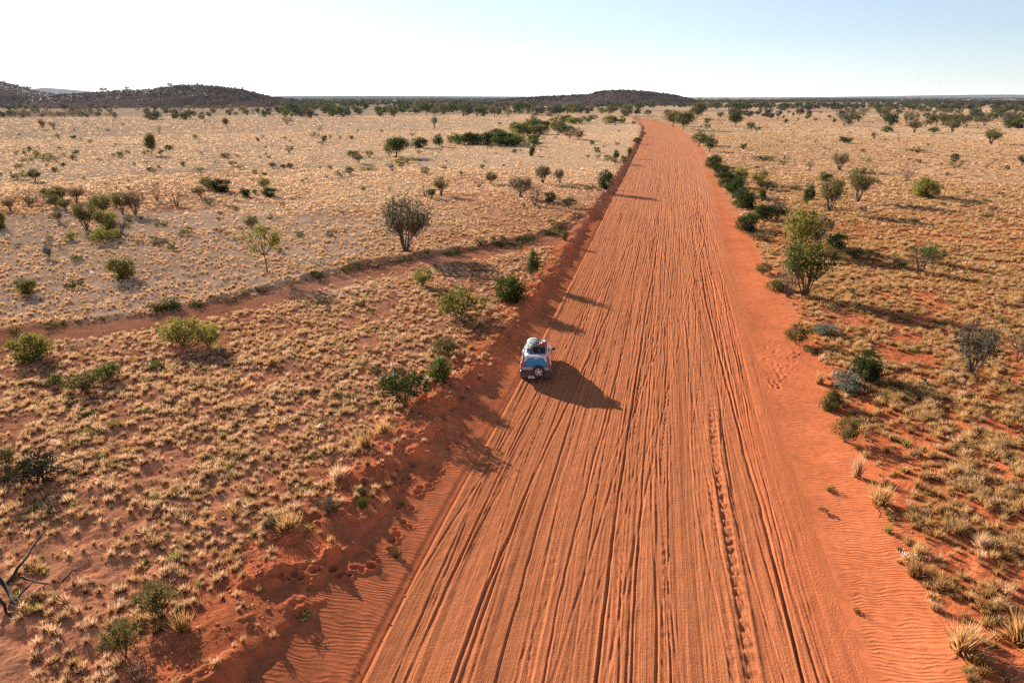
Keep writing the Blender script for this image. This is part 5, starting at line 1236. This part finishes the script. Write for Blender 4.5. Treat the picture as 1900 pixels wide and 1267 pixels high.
    for yy in (.95, 1.5, 2.1):
        G = Geo(); box_geo(G, (0, yy, 1.755), (1.26, .05, .03)); part('roof_bar', G, M_metal, car)
    G = Geo(); box_geo(G, (0, .98, 1.682), (1.12, .86, .012), .004); part('dark_roof_overlay', G, M_navy, car)  # dark glossy sheet added over the white rear roof behind the luggage
    G = Geo(); box_geo(G, (0, .40, 1.60), (1.06, .20, .03), .01); part('rear_spoiler', G, M_paint, car)
    mw = Matrix.Translation((x, y, z + .015)) @ Matrix.Rotation(R(CAR_RZ), 4, 'Z')
    def top_thing(name, loc, lab, cat):
        p_ = mw @ Vector(loc); e = empty(name, p_, R(CAR_RZ)); tag(e, lab, cat); return e
    # canvas swag strapped on the left of the rack
    e = top_thing('canvas_swag', (-.22, 1.72, 1.772), "pale oval canvas bag strapped on the left of the car's roof rack", 'bag')
    rings = []
    for f in np.linspace(0, 1, 11):
        q = math.sin(math.pi * min(max(f, .04), .96)) ** .45; hw = .36 * q; hh = .17 * q ** .6; yy = -.72 + 1.44 * f
        rings.append([(hw * (abs(math.cos(b_)) ** .7) * math.copysign(1, math.cos(b_)), yy, hh + hh * (abs(math.sin(b_)) ** .8) * math.copysign(1, math.sin(b_)) + .01 * math.sin(9 * f * b_)) for b_ in np.arange(16) / 16 * 2 * math.pi])
    part('bag_body', loft(rings), M_canvas, e, True)
    for yy in (-.38, .0, .4):
        G = Geo(); G.add(*tube([(.37 * math.cos(b_), yy, .17 + .185 * math.sin(b_)) for b_ in np.linspace(0, 2 * math.pi, 17)], [.014] * 17, 4)); part('strap', G, M_strap, e)
    G = Geo(); G.add(*tube([(-.37, -.5, .16), (-.3, -.66, .15), (0, -.74, .15), (.3, -.66, .15), (.37, -.5, .16)], [.02] * 5, 5)); part('rope', G, M_yel, e)
    e = top_thing('fuel_can', (.40, 1.28, 1.772), "red plastic fuel can at the rear right of the roof rack", 'fuel can')
    G = Geo(); box_geo(G, (0, 0, .17), (.28, .38, .34), .05); part('can_body', G, M_redcan, e)
    G = Geo(); G.add(*tube([(0, -.12, .34), (0, -.10, .40), (0, .10, .40), (0, .12, .34)], [.016] * 4, 6)); part('handle', G, M_redcan, e)
    G = Geo(); G.add(*tube([(-.07, .15, .34), (-.07, .15, .39)], [.03, .03], 8)); part('cap', G, M_strap, e)
    e = top_thing('storage_crate', (.40, 1.78, 1.772), "grey-green crate in front of the red fuel can on the roof rack", 'crate')
    G = Geo(); box_geo(G, (0, 0, .04), (.42, .50, .08), .01); part('crate_base', G, M_crate, e)
    for (cx, cy_, sx, sy) in ((.2, 0, .02, .50), (-.2, 0, .02, .50), (0, .24, .38, .02), (0, -.24, .38, .02)):
        G = Geo(); box_geo(G, (cx, cy_, .25), (sx, sy, .06)); box_geo(G, (cx, cy_, .15), (sx * .9, sy * .98, .04)); part('crate_side', G, M_crate, e)
    G = Geo()
    for sx in (-1, 1):
        for sy in (-1, 1): box_geo(G, (sx * .19, sy * .23, .17), (.035, .035, .20))
    part('crate_posts', G, M_crate, e)
    G = Geo(); box_geo(G, (0, .02, .17), (.30, .36, .16), .05); part('contents', G, M_plate, e)
    e = top_thing('duffel_bag', (.10, 1.02, 1.772), "black bag lying behind the luggage on the roof rack", 'bag')
    G = Geo(); box_geo(G, (0, 0, .10), (.62, .26, .18), .06); part('bag_body', G, M_black, e, True)
    G = Geo(); G.add(*tube([(-.12, 0, .19), (-.08, 0, .25), (.08, 0, .25), (.12, 0, .19)], [.012] * 4, 5)); part('handle', G, M_strap, e)
CAR_RZ = -4.0
build_car()

# ---------------------------------------------------------------- orange marker at the bend
x, y, z, t = at(1187, 227)
e = empty('road_marker', (x, y, z)); tag(e, "small orange diamond warning sign standing on the road at the bend", 'sign')
M_or = solid("orange_sign", (.75, .20, .02), .5, var=.03); 
G = Geo(); G.add(*tube([(0, .05, 0), (0, .05, 1.6)], [.04, .04], 6)); part('post', G, M_metal, e)
G = Geo(); s_ = .95
G.add([(0, 0, 1.35 - s_), (s_, 0, 1.35), (0, 0, 1.35 + s_), (-s_, 0, 1.35), (0, .03, 1.35 - s_), (s_, .03, 1.35), (0, .03, 1.35 + s_), (-s_, .03, 1.35)], np.array([(0, 1, 2, 3), (7, 6, 5, 4), (0, 4, 5, 1), (1, 5, 6, 2), (2, 6, 7, 3), (3, 7, 4, 0)])); sg = part('sign_board', G, M_or, e)
G = Geo(); box_geo(G, (0, -.006, 1.35), (.22, .006, .8)); part('symbol', G, M_black, sg)

# ---------------------------------------------------------------- air
HAZE = 2.0e-5
if HAZE:
    m, nt, out = new_mat("outback_haze"); pv = N(nt, 'ShaderNodeVolumePrincipled')
    pv.inputs['Color'].default_value = (.72, .84, 1.0, 1); pv.inputs['Density'].default_value = HAZE; pv.inputs['Anisotropy'].default_value = .35
    nt.links.new(pv.outputs[0], out.inputs['Volume'])
    G = Geo(); box_geo(G, (0, 0, 70), (64000, 64000, 160)); hz = part('haze', G, m, None); tag(hz, "thin dusty blue air over the plain", kind='stuff')
print("objects", len(bpy.data.objects), "tris", sum(len(p.vertices) - 2 for m in (bpy.data.meshes["ground"], bpy.data.meshes["road"]) for p in m.polygons[:1]) * 0 + 2 * (len(bpy.data.meshes["ground"].polygons) + len(bpy.data.meshes["road"].polygons)))
